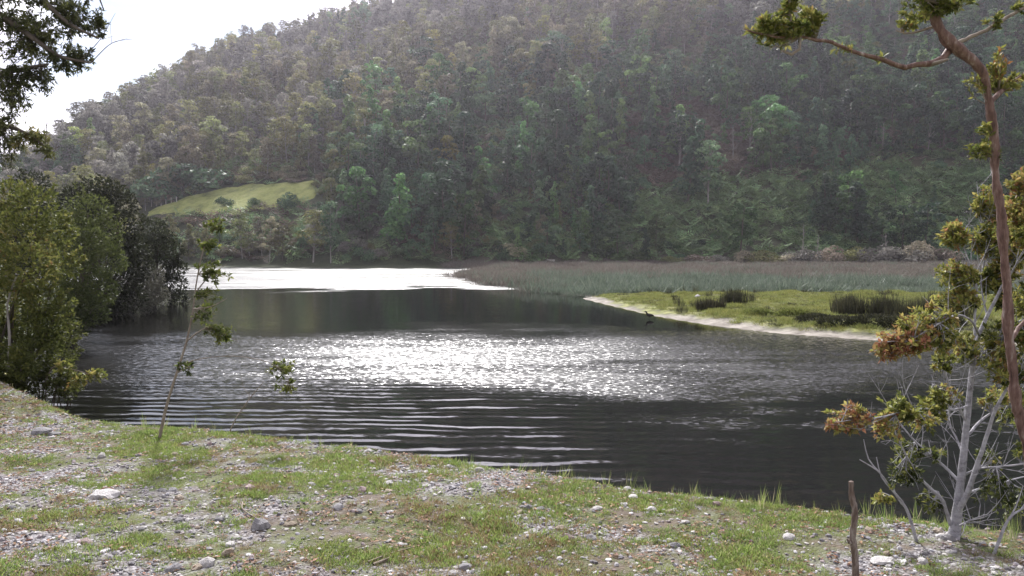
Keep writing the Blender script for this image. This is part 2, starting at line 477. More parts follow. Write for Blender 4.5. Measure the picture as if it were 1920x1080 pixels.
# ---- water
def water_mat():
    m, nt, l = mat_new('lake_water')
    geo = N(nt, 'ShaderNodeNewGeometry'); pos = geo.outputs['Position']
    sp = N(nt, 'ShaderNodeSeparateXYZ'); l(pos, sp.inputs[0])
    def math_(op, a, b=None, c=None):
        n = N(nt, 'ShaderNodeMath', operation=op)
        for i, q in enumerate((a, b, c)):
            if q is None: continue
            if isinstance(q, (int, float)): n.inputs[i].default_value = q
            else: l(q, n.inputs[i])
        return n.outputs[0]
    def mrange(val, a, b, lo, hi):
        n = N(nt, 'ShaderNodeMapRange', interpolation_type='SMOOTHSTEP')
        n.inputs['From Min'].default_value = a; n.inputs['From Max'].default_value = b
        n.inputs['To Min'].default_value = lo; n.inputs['To Max'].default_value = hi
        l(val, n.inputs['Value']); return n.outputs['Result']
    def noise(scale, detail, vec_scale, rough=0.5, out='Fac'):
        mp = N(nt, 'ShaderNodeMapping'); mp.inputs['Scale'].default_value = vec_scale
        l(pos, mp.inputs['Vector'])
        n = N(nt, 'ShaderNodeTexNoise'); n.inputs['Scale'].default_value = scale; n.inputs['Detail'].default_value = detail; n.inputs['Roughness'].default_value = rough
        l(mp.outputs['Vector'], n.inputs['Vector']); return n.outputs[out]
    X, Y = sp.outputs[0], sp.outputs[1]
    big = noise(0.10, 4, (1, 1.6, 1))
    Yd = math_('ADD', Y, math_('MULTIPLY', math_('SUBTRACT', big, 0.5), math_('MULTIPLY', Y, 0.55)))
    # wind-ruffled patches: how steep the ripples are in each stretch of the lake
    far = math_('MULTIPLY', mrange(Yd, 64, 70, 0, 1), math_('MULTIPLY', mrange(noise(0.09, 4, (0.5, 2.0, 1)), 0.35, 0.6, 1.5, 2.7), 1.0))
    mid = math_('MULTIPLY', math_('MULTIPLY', mrange(Yd, 16.5, 20, 0, 1), mrange(Yd, 26, 35, 1, 0)), math_('MULTIPLY', math_('MULTIPLY', mrange(X, 2.0, 9.0, 2.3, 1.1), mrange(X, -10.0, -3.5, 0.4, 1.0)), mrange(noise(0.22, 3, (0.6, 2.4, 1)), 0.36, 0.56, 0.62, 1.0)))
    leftcalm = math_('MULTIPLY', mrange(X, -6.0, -12.0, 0, 0.10), 1.0)
    patch = mrange(noise(0.35, 3, (1, 2.2, 1)), 0.38, 0.62, 0.0, 1.0)
    base = math_('ADD', 0.05, math_('MULTIPLY', math_('MULTIPLY', patch, mrange(X, 0.5, 3.5, 1.0, 0.25)), math_('MULTIPLY', mrange(Yd, 20, 12, 0.3, 1), 0.30)))
    right = math_('MULTIPLY', math_('MULTIPLY', mrange(X, 0.5, 4.5, 0, 1), mrange(Y, 12.0, 14.5, 0, 1)), math_('MULTIPLY', mrange(Yd, 26, 19, 0, 1), math_('MULTIPLY', patch, 0.8)))
    amp = math_('ADD', math_('ADD', math_('ADD', far, mid), base), math_('ADD', right, leftcalm))
    def slope(col, k):
        s = N(nt, 'ShaderNodeVectorMath', operation='SUBTRACT'); l(col, s.inputs[0]); s.inputs[1].default_value = (0.5, 0.5, 0.5)
        q = N(nt, 'ShaderNodeVectorMath', operation='SCALE'); l(s.outputs[0], q.inputs[0])
        if isinstance(k, (int, float)): q.inputs['Scale'].default_value = k
        else: l(k, q.inputs['Scale'])
        return q.outputs[0]
    rip = noise(1.0, 3.5, (6.5, 16.0, 1), 0.6, 'Color')
    s1 = slope(rip, math_('MULTIPLY', amp, 1.0))
    # long parallel wavelets running in to the near bank
    dist = noise(0.40, 3, (1, 0.8, 1))
    ph = math_('ADD', math_('ADD', math_('MULTIPLY', Y, 15.0), math_('MULTIPLY', X, 0.55)), math_('MULTIPLY', dist, 14.0))
    wv = math_('SINE', ph)
    ph2 = math_('ADD', math_('ADD', math_('MULTIPLY', Y, 7.3), math_('MULTIPLY', X, -0.5)), math_('MULTIPLY', dist, 11.0))
    wv2 = math_('SINE', ph2)
    gate = mrange(noise(0.5, 4, (1.5, 2.6, 1)), 0.38, 0.60, 0.28, 1.0)
    wamp = math_('MULTIPLY', math_('MULTIPLY', mrange(Yd, 24, 16, 0, 1), mrange(X, 3.2, -1.0, 0.18, 1.0)), math_('MULTIPLY', gate, 0.11))
    sy = math_('MULTIPLY', math_('ADD', wv, math_('MULTIPLY', wv2, 0.5)), wamp)
    cx = N(nt, 'ShaderNodeCombineXYZ'); l(sy, cx.inputs[1]); l(math_('MULTIPLY', sy, 0.08), cx.inputs[0])
    ad = N(nt, 'ShaderNodeVectorMath', operation='ADD'); l(s1, ad.inputs[0]); l(cx.outputs[0], ad.inputs[1])
    fl = N(nt, 'ShaderNodeVectorMath', operation='MULTIPLY'); l(ad.outputs[0], fl.inputs[0]); fl.inputs[1].default_value = (1, 1, 0)
    up = N(nt, 'ShaderNodeVectorMath', operation='ADD'); l(fl.outputs[0], up.inputs[0]); up.inputs[1].default_value = (0, 0, 1)
    nn = N(nt, 'ShaderNodeVectorMath', operation='NORMALIZE'); l(up.outputs[0], nn.inputs[0])
    p = N(nt, 'ShaderNodeBsdfPrincipled')
    p.inputs['Base Color'].default_value = (0.004, 0.004, 0.0035, 1)
    l(math_('ADD', 0.05, math_('MULTIPLY', amp, 0.12)), p.inputs['Roughness'])
    p.inputs['IOR'].default_value = 1.333
    l(nn.outputs[0], p.inputs['Normal'])
    out = N(nt, 'ShaderNodeOutputMaterial'); l(p.outputs[0], out.inputs['Surface'])
    return m
wv_ = np.array([(-90, 4, 0), (30, 4, 0), (30, 170, 0), (-90, 170, 0)], float)
link('water', new_mesh('water', wv_, np.array([[0, 1, 2, 3]]), water_mat()), kind='structure')

# ---- near bank
def gravel_field(x, y):
    """1 = bare gravel, 0 = turf"""
    g = fbm(x / 0.8, y / 0.55, 4, 12) + 0.09 * ss(-0.5, -4.5, x) * ss(9.5, 6.5, y) - 0.05 * ss(0, 3, x) - 0.03
    return ss(0.40, 0.72, g)
def bank_mat():
    m, nt, l = mat_new('bank_soil')
    at = N(nt, 'ShaderNodeAttribute', attribute_name='gravel')
    geo = N(nt, 'ShaderNodeNewGeometry'); pos = geo.outputs['Position']
    def no(s, d=6, r=0.6):
        n = N(nt, 'ShaderNodeTexNoise'); n.inputs['Scale'].default_value = s; n.inputs['Detail'].default_value = d; n.inputs['Roughness'].default_value = r
        l(pos, n.inputs['Vector']); return n.outputs['Fac']
    vo = N(nt, 'ShaderNodeTexVoronoi'); vo.inputs['Scale'].default_value = 55; l(pos, vo.inputs['Vector'])
    vc = N(nt, 'ShaderNodeSeparateColor'); l(vo.outputs['Color'], vc.inputs[0])
    grav = ramp(nt, [(0.0, (0.07, 0.062, 0.06)), (0.35, (0.14, 0.13, 0.13)), (0.7, (0.23, 0.22, 0.225)), (1.0, (0.38, 0.37, 0.38))])
    l(vc.outputs[0], grav.inputs['Fac'])
    turf = ramp(nt, [(0.25, (0.055, 0.042, 0.030)), (0.42, (0.12, 0.095, 0.070)), (0.54, (0.09, 0.098, 0.042)), (0.75, (0.14, 0.15, 0.070))])
    l(no(3.5), turf.inputs['Fac'])
    n9 = no(9, 5)
    mr = N(nt, 'ShaderNodeMapRange'); mr.inputs['From Min'].default_value = 0.35; mr.inputs['From Max'].default_value = 0.65; mr.inputs['To Min'].default_value = -0.35; mr.inputs['To Max'].default_value = 0.35
    l(n9, mr.inputs['Value'])
    ad = N(nt, 'ShaderNodeMath', operation='ADD', use_clamp=True); l(at.outputs['Fac'], ad.inputs[0]); l(mr.outputs[0], ad.inputs[1])
    mx = N(nt, 'ShaderNodeMix', data_type='RGBA'); l(ad.outputs[0], mx.inputs['Factor']); l(turf.outputs['Color'], mx.inputs[6]); l(grav.outputs['Color'], mx.inputs[7])
    b = N(nt, 'ShaderNodeBump'); b.inputs['Strength'].default_value = 0.8; b.inputs['Distance'].default_value = 0.012; b.invert = True
    l(vo.outputs['Distance'], b.inputs['Height'])
    p = N(nt, 'ShaderNodeBsdfPrincipled'); p.inputs['Roughness'].default_value = 0.9; p.inputs['Specular IOR Level'].default_value = 0.2
    out = N(nt, 'ShaderNodeOutputMaterial')
    l(mx.outputs[2], p.inputs['Base Color']); l(b.outputs['Normal'], p.inputs['Normal']); l(p.outputs[0], out.inputs['Surface'])
    return m
xs = np.arange(-14, 10, 0.06); ys = np.arange(0.6, 14, 0.06)
v, f = grid_mesh(xs, ys, lambda a, b: height(a, b, True))
keep = v[:, 2] > -0.3
f = f[keep[f].all(1)]
link('bank', new_mesh('bank', v, f, bank_mat(), True, {'gravel': gravel_field(v[:, 0], v[:, 1])}), kind='structure')
def bank_z(x, y):
    return float(height(x, y, True))

# ================================================================== scatter (stuff)
def scatter(name, protos, pts, rot, scl, idx, label=None):
    """one object: geometry-node copies of the meshes in protos at pts"""
    pts = np.asarray(pts, np.float32); n = len(pts)
    me = bpy.data.meshes.new(name)
    me.vertices.add(n); me.vertices.foreach_set('co', pts.ravel())
    a = me.attributes.new('rot', 'FLOAT_VECTOR', 'POINT'); a.data.foreach_set('vector', np.asarray(rot, np.float32).ravel())
    scl = np.asarray(scl, np.float32)
    if scl.ndim == 1: scl = np.repeat(scl[:, None], 3, 1)
    a = me.attributes.new('scl', 'FLOAT_VECTOR', 'POINT'); a.data.foreach_set('vector', np.ascontiguousarray(scl).ravel())
    a = me.attributes.new('pick', 'INT', 'POINT'); a.data.foreach_set('value', np.asarray(idx, np.int32))
    o = link(name, me, label=label, kind='stuff')
    ng = bpy.data.node_groups.new(name, 'GeometryNodeTree')
    ng.interface.new_socket('Geometry', in_out='INPUT', socket_type='NodeSocketGeometry')
    ng.interface.new_socket('Geometry', in_out='OUTPUT', socket_type='NodeSocketGeometry')
    gi = ng.nodes.new('NodeGroupInput'); go = ng.nodes.new('NodeGroupOutput')
    m2p = ng.nodes.new('GeometryNodeMeshToPoints')
    iop = ng.nodes.new('GeometryNodeInstanceOnPoints'); iop.inputs['Pick Instance'].default_value = True
    jn = ng.nodes.new('GeometryNodeJoinGeometry')
    for pm in reversed(protos):                       # join links are read last-first
        po = bpy.data.objects.new(name + '_source', pm)
        oi = ng.nodes.new('GeometryNodeObjectInfo'); oi.inputs['Object'].default_value = po
        oi.inputs['As Instance'].default_value = False
        g2i = ng.nodes.new('GeometryNodeGeometryToInstance')
        ng.links.new(oi.outputs['Geometry'], g2i.inputs[0]); ng.links.new(g2i.outputs[0], jn.inputs[0])
    def attr(nm, typ):
        q = ng.nodes.new('GeometryNodeInputNamedAttribute'); q.data_type = typ; q.inputs['Name'].default_value = nm
        return q.outputs['Attribute']
    ng.links.new(gi.outputs[0], m2p.inputs[0]); ng.links.new(m2p.outputs[0], iop.inputs['Points'])
    ng.links.new(jn.outputs[0], iop.inputs['Instance'])
    ng.links.new(attr('pick', 'INT'), iop.inputs['Instance Index'])
    e2r = ng.nodes.new('FunctionNodeEulerToRotation'); ng.links.new(attr('rot', 'FLOAT_VECTOR'), e2r.inputs[0])
    ng.links.new(e2r.outputs[0], iop.inputs['Rotation']); ng.links.new(attr('scl', 'FLOAT_VECTOR'), iop.inputs['Scale'])
    ng.links.new(iop.outputs[0], go.inputs[0])
    md = o.modifiers.new('scatter', 'NODES'); md.node_group = ng
    return o

# ================================================================== hillside wood
PAL = {
    'green':  [(0.0, (0.034, 0.072, 0.024)), (0.5, (0.088, 0.168, 0.056)), (1.0, (0.175, 0.285, 0.095))],
    'teal':   [(0.0, (0.034, 0.074, 0.040)), (0.5, (0.086, 0.160, 0.082)), (1.0, (0.170, 0.265, 0.135))],
    'olive':  [(0.0, (0.062, 0.070, 0.024)), (0.5, (0.162, 0.172, 0.066)), (1.0, (0.280, 0.280, 0.125))],
    'brown':  [(0.0, (0.068, 0.066, 0.038)), (0.5, (0.168, 0.158, 0.096)), (1.0, (0.280, 0.258, 0.170))],
    'grey':   [(0.0, (0.070, 0.070, 0.060)), (0.5, (0.160, 0.156, 0.134)), (1.0, (0.265, 0.255, 0.220))],
    'dark':   [(0.0, (0.014, 0.034, 0.018)), (0.5, (0.036, 0.074, 0.038)), (1.0, (0.072, 0.125, 0.064))],
    'tawny':  [(0.0, (0.100, 0.085, 0.060)), (0.5, (0.230, 0.195, 0.145)), (1.0, (0.370, 0.325, 0.255))],
    'yellow': [(0.0, (0.100, 0.115, 0.028)), (0.5, (0.210, 0.225, 0.060)), (1.0, (0.320, 0.325, 0.100))],
}
PM = {k: leaf_mat('foliage_' + k, v, transl=0.46, gloss=0.12, var=0.45, hue=0.03) for k, v in PAL.items()}
pale_bark = solid_mat('pale_bark', [(0.3, (0.16, 0.145, 0.13)), (0.7, (0.36, 0.34, 0.31))], scale=3, stretch=(3, 3, 0.6))
dark_bark = solid_mat('dark_bark', [(0.3, (0.045, 0.036, 0.028)), (0.7, (0.12, 0.10, 0.08))], scale=3, stretch=(3, 3, 0.6))

def crown_lobes(mb, lobes, per, size, g, flat=0.8, tint0=0.5):
    """foliage clumps: leaf faces over the shells of many small lobes"""
    for (c, r, tt) in lobes:
        n = max(6, int(per * (r[0] / np.mean([q[1][0] for q in lobes])) ** 1.6))
        d = rdir(n, g)
        d[:, 2] = np.where(d[:, 2] < -0.35, -d[:, 2], d[:, 2])
        rad = 0.55 + 0.5 * g.random(n) ** 0.6
        pos = np.asarray(c) + d * np.asarray(r) * rad[:, None]
        nr = norm(d + 0.75 * rdir(n, g) + np.array([0, 0, 0.25]))
        dr = norm(np.cross(nr, rdir(n, g)))
        s = size * (0.6 + 0.8 * g.random(n))
        leaves(mb, pos - dr * s[:, None] * 0.5, dr, nr, s, s * (0.55 + 0.3 * g.random(n)), np.clip(tt + 0.5 * (g.random(n) - 0.5), 0, 1), 0.12)

def far_tree(shape, seed):
    """returns (trunk MB, crown MB), unit height about 1 (scaled later by metres)"""
    g = np.random.default_rng(seed)
    T = MB(); Cn = MB(); lobes = []
    H = 10.0
    lean = g.normal(size=2) * 0.35
    def axis(t): return np.array([lean[0] * t * t, lean[1] * t * t, H * t])
    if shape == 'round':
        tr = 0.16; nL = 22
        for i in range(nL):
            t = 0.22 + 0.75 * (i + g.random()) / nL
            wmax = 2.9 * math.sin(math.pi * min(1, (t - 0.12) / 0.92)) ** 0.6 * (0.75 + 0.5 * g.random())
            a = g.random() * 6.283; rr = wmax * g.random() ** 0.4 * (0.6 + 0.6 * g.random())
            s = (0.4 + 1.0 * g.random() ** 1.5) * (1.15 - 0.45 * t)
            lobes.append((axis(t) + [rr * math.cos(a), rr * math.sin(a), 0], np.array([s * 1.15, s * 1.15, s * 0.85]), 0.25 + 0.5 * g.random()))
        per, size = 50, 0.5
    elif shape == 'column':
        tr = 0.15; nL = 26
        for i in range(nL):
            t = 0.12 + 0.87 * (i + g.random()) / nL
            wmax = 1.8 * (1.02 - t) ** 0.62 + 0.15
            a = g.random() * 6.283; rr = wmax * math.sqrt(g.random()) * 0.85
            s = (0.55 + 0.45 * g.random()) * (1.2 - 0.65 * t)
            lobes.append((axis(t) + [rr * math.cos(a), rr * math.sin(a), 0], np.array([s * 1.1, s * 1.1, s]), 0.25 + 0.5 * g.random()))
        per, size = 46, 0.46
    elif shape == 'tall':                               # bare pale stem, broken open crown
        tr = 0.13; nL = 20
        for i in range(nL):
            t = 0.28 + 0.70 * (i + g.random()) / nL
            wmax = 2.1 * math.sin(math.pi * min(1, (t - 0.14) / 0.92)) ** 0.5
            a = g.random() * 6.283; rr = wmax * (0.25 + 0.75 * g.random())
            s = 0.6 + 0.6 * g.random()
            c = axis(t) + [rr * math.cos(a), rr * math.sin(a), 0.3 * rr]
            lobes.append((c, np.array([s * 1.25, s * 1.25, s * 0.75]), 0.3 + 0.5 * g.random()))
            b0 = axis(max(0.25, t - 0.14))
            tube(T, np.array([b0, (b0 + c) / 2 + [0, 0, 0.15], c]), [0.055, 0.04, 0.02], 4)
        per, size = 44, 0.46
    elif shape == 'shrub':
        tr = 0.05; nL = 16
        for i in range(nL):
            a = g.random() * 6.283; rr = 3.4 * math.sqrt(g.random())
            z = 4.2 * (0.2 + 0.8 * g.random()) * (1 - 0.5 * (rr / 3.6) ** 2)
            s = 0.9 + 0.7 * g.random()
            lobes.append((np.array([rr * math.cos(a), rr * math.sin(a), z]), np.array([s * 1.25, s * 1.25, s * 0.9]), 0.25 + 0.55 * g.random()))
        per, size = 80, 0.5; H = 3.0
    elif shape == 'bare':
        tr = 0.14; nL = 0; per = size = 0
        for i in range(16):
            t = 0.25 + 0.72 * g.random(); a = g.random() * 6.283; ln = (1.25 - t) * 2.6 * (0.5 + 0.6 * g.random())
            b0 = axis(t); e = b0 + np.array([math.cos(a) * ln * 0.7, math.sin(a) * ln * 0.7, ln * 0.75])
            m_ = (b0 + e) / 2 + g.normal(size=3) * 0.12
            tube(T, np.array([b0, m_, e]), [0.05, 0.035, 0.012], 4)
            for k in range(2):
                e2 = m_ + g.normal(size=3) * 0.5 + [0, 0, 0.5]
                tube(T, np.array([m_, (m_ + e2) / 2 + g.normal(size=3) * 0.05, e2]), [0.025, 0.018, 0.008], 3)
    ts = np.linspace(0, 0.93, 9)
    tp = np.array([axis(t) for t in ts]) + np.c_[g.normal(size=(9, 2)) * 0.05, np.zeros(9)]
    tube(T, tp, tr * (1 - 0.85 * ts) + 0.015, 6)
    if lobes:
        crown_lobes(Cn, lobes, per, size, g)
    else:
        Cn = None
    return T, Cn

SHAPES = {'round': 5, 'column': 4, 'tall': 5, 'shrub': 3}
KIND = {}                 # (shape, variant) -> (trunk MB, crown MB)
for s_, n_ in SHAPES.items():
    for i in range(n_):
        KIND[(s_, i)] = far_tree(s_, 100 + 17 * i + 7 * len(s_))
TRUNK_ME, CROWN_ME = {}, {}
def tree_meshes(shape, i, pal):
    T, Cn = KIND[(shape, i)]
    bark = pale_bark if shape == 'tall' else dark_bark
    if (shape, i) not in TRUNK_ME:
        TRUNK_ME[(shape, i)] = T.mesh('trunk', bark, True)
    if (shape, i, pal) not in CROWN_ME:
        CROWN_ME[(shape, i, pal)] = Cn.mesh('crown', PM[pal])
    return TRUNK_ME[(shape, i)], CROWN_ME[(shape, i, pal)]
JOINT = {}
def joint_mesh(shape, i, pal):
    """trunk and crown in one mesh, for the far mass of the wood"""
    if (shape, i, pal) not in JOINT:
        T, Cn = KIND[(shape, i)]
        v = np.concatenate(T.v + Cn.v); t = np.concatenate(T.t + Cn.t)
        f3 = np.concatenate(T.f3 + [q + T.n for q in Cn.f3]); f4 = np.concatenate(T.f4)
        n3t = sum(len(q) for q in T.f3); n3c = sum(len(q) for q in Cn.f3)
        idx = np.concatenate([np.zeros(n3t), np.ones(n3c), np.zeros(len(f4))])
        JOINT[(shape, i, pal)] = new_mesh('wood_tree', v, [f3, f4], None, False, {'tint': t}, [pale_bark if shape == 'tall' else dark_bark, PM[pal]], idx)
    return JOINT[(shape, i, pal)]

def in_poly(px, py, poly):
    poly = np.asarray(poly, float); ins = np.zeros(np.shape(px), bool); n = len(poly)
    for i in range(n):
        ax, ay = poly[i]; bx, by = poly[(i + 1) % n]
        c = ((ay > py) != (by > py))
        ins ^= c & (px < (bx - ax) * (py - ay) / ((by - ay) if by != ay else 1e-9) + ax)
    return ins
MEADOW_PX = [(268, 400), (330, 376), (415, 352), (470, 345), (592, 342), (590, 372), (548, 388), (470, 397), (380, 404)]
# the same meadow as ground positions, so that everything below is laid out on the land
MEADOW_XY = []
for (a, b) in MEADOW_PX:
    q = ground_hit(a, b, 120); MEADOW_XY.append((q[0], q[1]))
MEADOW_XY = np.array(MEADOW_XY)

# ---- where trees stand
tx, ty = [], []
yy = 152.0
while yy < 432:
    sp_ = 2.8 + 0.6 * (yy - 150) / 250
    n_ = int((0.68 * yy * 2 + 30) / sp_)
    tx.append((np.arange(n_) - n_ / 2) * sp_ + (rng.random(n_) - 0.5) * sp_ * 0.9); ty.append(yy + (rng.random(n_) - 0.5) * sp_ * 0.9)
    yy += sp_ * 0.92
tx = np.concatenate(tx); ty = np.concatenate(ty); tz = height(tx, ty)
hz = hill(tx, ty)
ok = (hz > 0.4) & (lake_sd(tx, ty) > 1.2)
tx, ty, tz = tx[ok], ty[ok], tz[ok]
bx_, by_ = proj(np.stack([tx, ty, tz], 1))
n = len(tx)
patch = fbm(tx / 22.0, ty / 22.0, 3, 21)
patch2 = fbm(tx / 35.0, ty / 35.0, 3, 33)
green_p = ss(80, 24, tz - 0.30 * tx + (patch2 - 0.5) * 60) * ss(-75, 15, tx + (patch - 0.5) * 90)
green_p = np.clip(green_p + 0.45 * ss(0.60, 0.70, patch2), 0, 1)
fern = in_poly(bx_, by_, [(1230, 330), (1480, 335), (1640, 305), (1850, 300), (1900, 484), (1150, 484), (1200, 400)]) & (patch < 0.68)
scrub = in_poly(bx_, by_, [(1160, 230), (1280, 190), (1420, 250), (1400, 340), (1250, 350), (1180, 300)]) & (patch2 < 0.58)
u = rng.random(n); u2 = rng.random(n)
opening = ss(0.55, 0.63, fbm(tx / 13.0, ty / 20.0, 3, 57))
shape = np.empty(n, object); pal = np.empty(n, object); hgt = np.empty(n)
for i in range(n):
    g_ = green_p[i]
    isg = u[i] < g_
    if isg:
        pal[i] = 'teal' if patch[i] > 0.56 else ('dark' if u2[i] < 0.32 else ('green' if u2[i] < 0.75 else 'teal'))
        shape[i] = 'round' if u2[i] * 7 % 1 < 0.55 else ('column' if u2[i] * 7 % 1 < 0.85 else 'tall')
    else:
        q = patch[i] + 0.25 * (u2[i] - 0.5)
        pal[i] = 'brown' if q < 0.40 else ('olive' if q < 0.58 else 'grey')
        if u2[i] < 0.03: pal[i] = 'yellow'
        r_ = u2[i] * 13 % 1
        shape[i] = 'tall' if r_ < 0.46 else ('column' if r_ < 0.74 else 'round')
    hgt[i] = {'round': 8.2, 'column': 9.0, 'tall': 10.5}[shape[i]] * (0.50 + 0.95 * ((u2[i] * 29) % 1) ** 1.6) * (0.8 + 0.4 * patch2[i])
    hgt[i] *= 0.86
    if isg: hgt[i] *= 1 + 0.15 * ss(235, 195, ty[i])
    if ty[i] < 175: hgt[i] *= 0.80 + 0.20 * ss(150, 175, ty[i])
    if isg and ty[i] < 260 and (u2[i] * 83) % 1 < 0.10:
        hgt[i] = 12.0 + 4.0 * ((u2[i] * 19) % 1); pal[i] = 'dark' if (u2[i] * 37) % 1 < 0.6 else 'green'; shape[i] = 'round' if (u2[i] * 67) % 1 < 0.5 else 'column'
    elif (u2[i] * 59) % 1 < 0.25 + 0.65 * opening[i]:
        shape[i] = 'shrub'; hgt[i] = 3.0 + 3.0 * ((u2[i] * 5) % 1)
    if (fern[i] or scrub[i]):
        if (u2[i] * 41) % 1 < 0.70: shape[i] = 'shrub'; hgt[i] = 2.4 + 2.5 * ((u2[i] * 5) % 1)
keep = ~(fern & ((u2 * 97) % 1 < 0.82)) & ~(scrub & ((u2 * 97) % 1 < 0.5))
# keep the meadow open, and nothing tall in front of it
tpx, tpy = proj(np.stack([tx, ty, tz + hgt * 0.95], 1))
mpx, mpy = proj(np.stack([tx, ty, tz + hgt * 0.55], 1))
inm = in_poly(tx, ty, MEADOW_XY)
blk = np.zeros(n, bool)
for dx_ in (-16, 0, 16):
    blk |= in_poly(tpx + dx_, tpy, MEADOW_PX) | in_poly(mpx + dx_, mpy, MEADOW_PX) | in_poly(tpx + dx_, 0.4 * tpy + 0.6 * by_, MEADOW_PX) | in_poly(tpx + dx_, 0.75 * tpy + 0.25 * by_, MEADOW_PX)
keep &= ~inm & ~(blk & (ty < MEADOW_XY[:, 1].max()))
sel = np.where(keep)[0]
tx, ty, tz, shape, pal, hgt, bx_, by_, u2, fern, tpx, tpy = (a[sel] for a in (tx, ty, tz, shape, pal, hgt, bx_, by_, u2, fern, tpx, tpy))
n = len(tx)
var = np.array([int((u2[i] * 53) % 1 * SHAPES[shape[i]]) for i in range(n)])
rotz = rng.random(n) * 6.283

# ---- the 300 that show largest are trees of their own, the rest one mass
size_px = hgt / ty * (1.25 if True else 1)
occl = (tpx > -10) & (tpx < 1930) & (tpy > 0)
score = np.where(occl, size_px, 0) * np.where(bx_ < 330, 0.3, 1.0)
single = set(np.argsort(-score)[:295].tolist())
SHAPE_WORD = {'round': 'round-crowned', 'column': 'narrow upright', 'tall': 'thin-stemmed open-crowned', 'shrub': 'low spreading'}
PAL_WORD = {'green': 'green', 'teal': 'blue-green', 'olive': 'olive', 'brown': 'brown-grey', 'grey': 'grey-violet', 'dark': 'very dark green', 'yellow': 'yellow-green'}
def zone(i):
    x, y, d = bx_[i], by_[i], ty[i]
    if x < 620:
        return 'below the small meadow' if y > 385 else ('above the small meadow' if y < 335 else 'beside the small meadow')
    if x < 750: return 'behind the far water near the meadow' if d < 175 else 'on the slope next to the meadow'
    if x < 900: return 'behind the bright far water' if d < 175 else 'on the slope above the far water'
    if x < 1060: return 'behind the driftwood log' if d < 185 else 'on the slope above the driftwood log'
    if x < 1240: return 'behind the brown reed edge' if d < 185 else 'on the slope above the reed edge'
    if x < 1420: return 'behind the marsh opposite the spit tip' if d < 200 else 'on the ferny slope above the spit'
    if x < 1620: return 'behind the marsh by the dead tree' if d < 200 else 'on the ferny slope above the dead tree'
    return 'behind the marsh near the leafy tree' if d < 200 else 'on the ferny slope beside the red trunk'
NAME = {'round': 'broadleaf_tree', 'column': 'upright_tree', 'tall': 'slender_tree', 'shrub': 'hillside_shrub'}
def place_tree(nm, sh, va, pa, p, h, rz, label, cat, group=None):
    e = link(nm, None, loc=tuple(p), label=label, cat=cat, group=group)
    tm, cm = tree_meshes(sh, va, pa)
    k = h / 10.0
    for q, me in (('trunk', tm), ('crown', cm)):
        c = link(q, me, e)
    e.scale = (k * (1 + 0.22 * math.sin(rz * 5)), k * (1 + 0.22 * math.sin(rz * 11)), k); e.rotation_euler = (0.06 * math.sin(rz * 7), 0.06 * math.sin(rz * 3), rz)
    return e
protos, pkey = [], {}
sc_p, sc_r, sc_s, sc_i = [], [], [], []
for i in range(n):
    p = (tx[i], ty[i], tz[i] - 0.15)
    if i in single:
        sh, pa = shape[i], pal[i]
        lab = f'{"tall" if hgt[i] > 8.0 else ("mid-height" if hgt[i] > 6.0 else "short")} {PAL_WORD[pa]} {SHAPE_WORD[sh]} {"shrub" if sh == "shrub" else "tree"} {zone(i)}'
        place_tree(NAME[sh], sh, int(var[i]), pa, p, hgt[i], rotz[i], lab, 'shrub' if sh == 'shrub' else 'tree', lab.replace(' tree ', ' trees ').replace(' shrub ', ' shrubs '))
    else:
        key = (shape[i], int(var[i]), pal[i])
        if key not in pkey:
            pkey[key] = len(protos); protos.append(joint_mesh(*key))
        sc_p.append(p); sc_r.append((0.10 * math.sin(i * 1.7), 0.10 * math.sin(i * 2.9), rotz[i])); k = hgt[i] / 10.0
        sc_s.append((k * (0.85 + 0.3 * ((u2[i] * 71) % 1)),) * 2 + (k,)); sc_i.append(pkey[key])
scatter('forest', protos, sc_p, sc_r, sc_s, sc_i, 'mixed green and brown wood covering the hillside up to the ridge')

# ---- bracken on the open slope
def frond_clump(seed, n_fr=9, ln=1.0, w=0.34, arch=0.5):
    g = np.random.default_rng(seed); mb = MB()
    for k in range(n_fr):
        a = 6.283 * k / n_fr + g.random() * 0.6; l_ = ln * (0.7 + 0.5 * g.random())
        e = np.array([math.cos(a), math.sin(a), 0]); s = np.array([-math.sin(a), math.cos(a), 0])
        t = np.linspace(0, 1, 7)
        z = l_ * (0.75 * t - arch * t * t) + 0.03
        r = l_ * t * 0.9
        c = r[:, None] * e + np.c_[np.zeros(7), np.zeros(7), z]
        for q in range(1, 7):
            wd = w * math.sin(math.pi * (0.12 + 0.86 * t[q])) * l_
            for sg in (-1, 1):
                dr = norm(s * sg + e * 0.45)
                leaves(mb, c[q][None], dr[None], np.array([[0, 0, 1.0]]) + 0.3 * g.normal(size=(1, 3)), wd, wd * 0.34, 0.3 + 0.5 * g.random(), -0.1)
    return mb
FERN_PAL = leaf_mat('bracken', [(0, (0.065, 0.115, 0.05)), (0.5, (0.16, 0.25, 0.105)), (1, (0.29, 0.40, 0.19))], 0.3, 0.15, 0.3, 0.02)
SCRUB_PAL = leaf_mat('dry_bracken', [(0, (0.07, 0.05, 0.038)), (0.5, (0.13, 0.10, 0.075)), (1, (0.21, 0.17, 0.13))], 0.3, 0.1, 0.3, 0.02)
fp = [frond_clump(300 + i).mesh('frond', FERN_PAL) for i in range(3)] + [frond_clump(310 + i).mesh('frond', SCRUB_PAL) for i in range(2)]
m_ = 26000
qx = rng.random(m_) * 330 - 110; qy = 150 + rng.random(m_) * 130; qz = height(qx, qy)
qpx, qpy = proj(np.stack([qx, qy, qz], 1))
k_ = (hill(qx, qy) > 0.6) & (qpx < 1990) & (qpx > 300) & ~in_poly(qx, qy, MEADOW_XY) & (lake_sd(qx, qy) > 1)
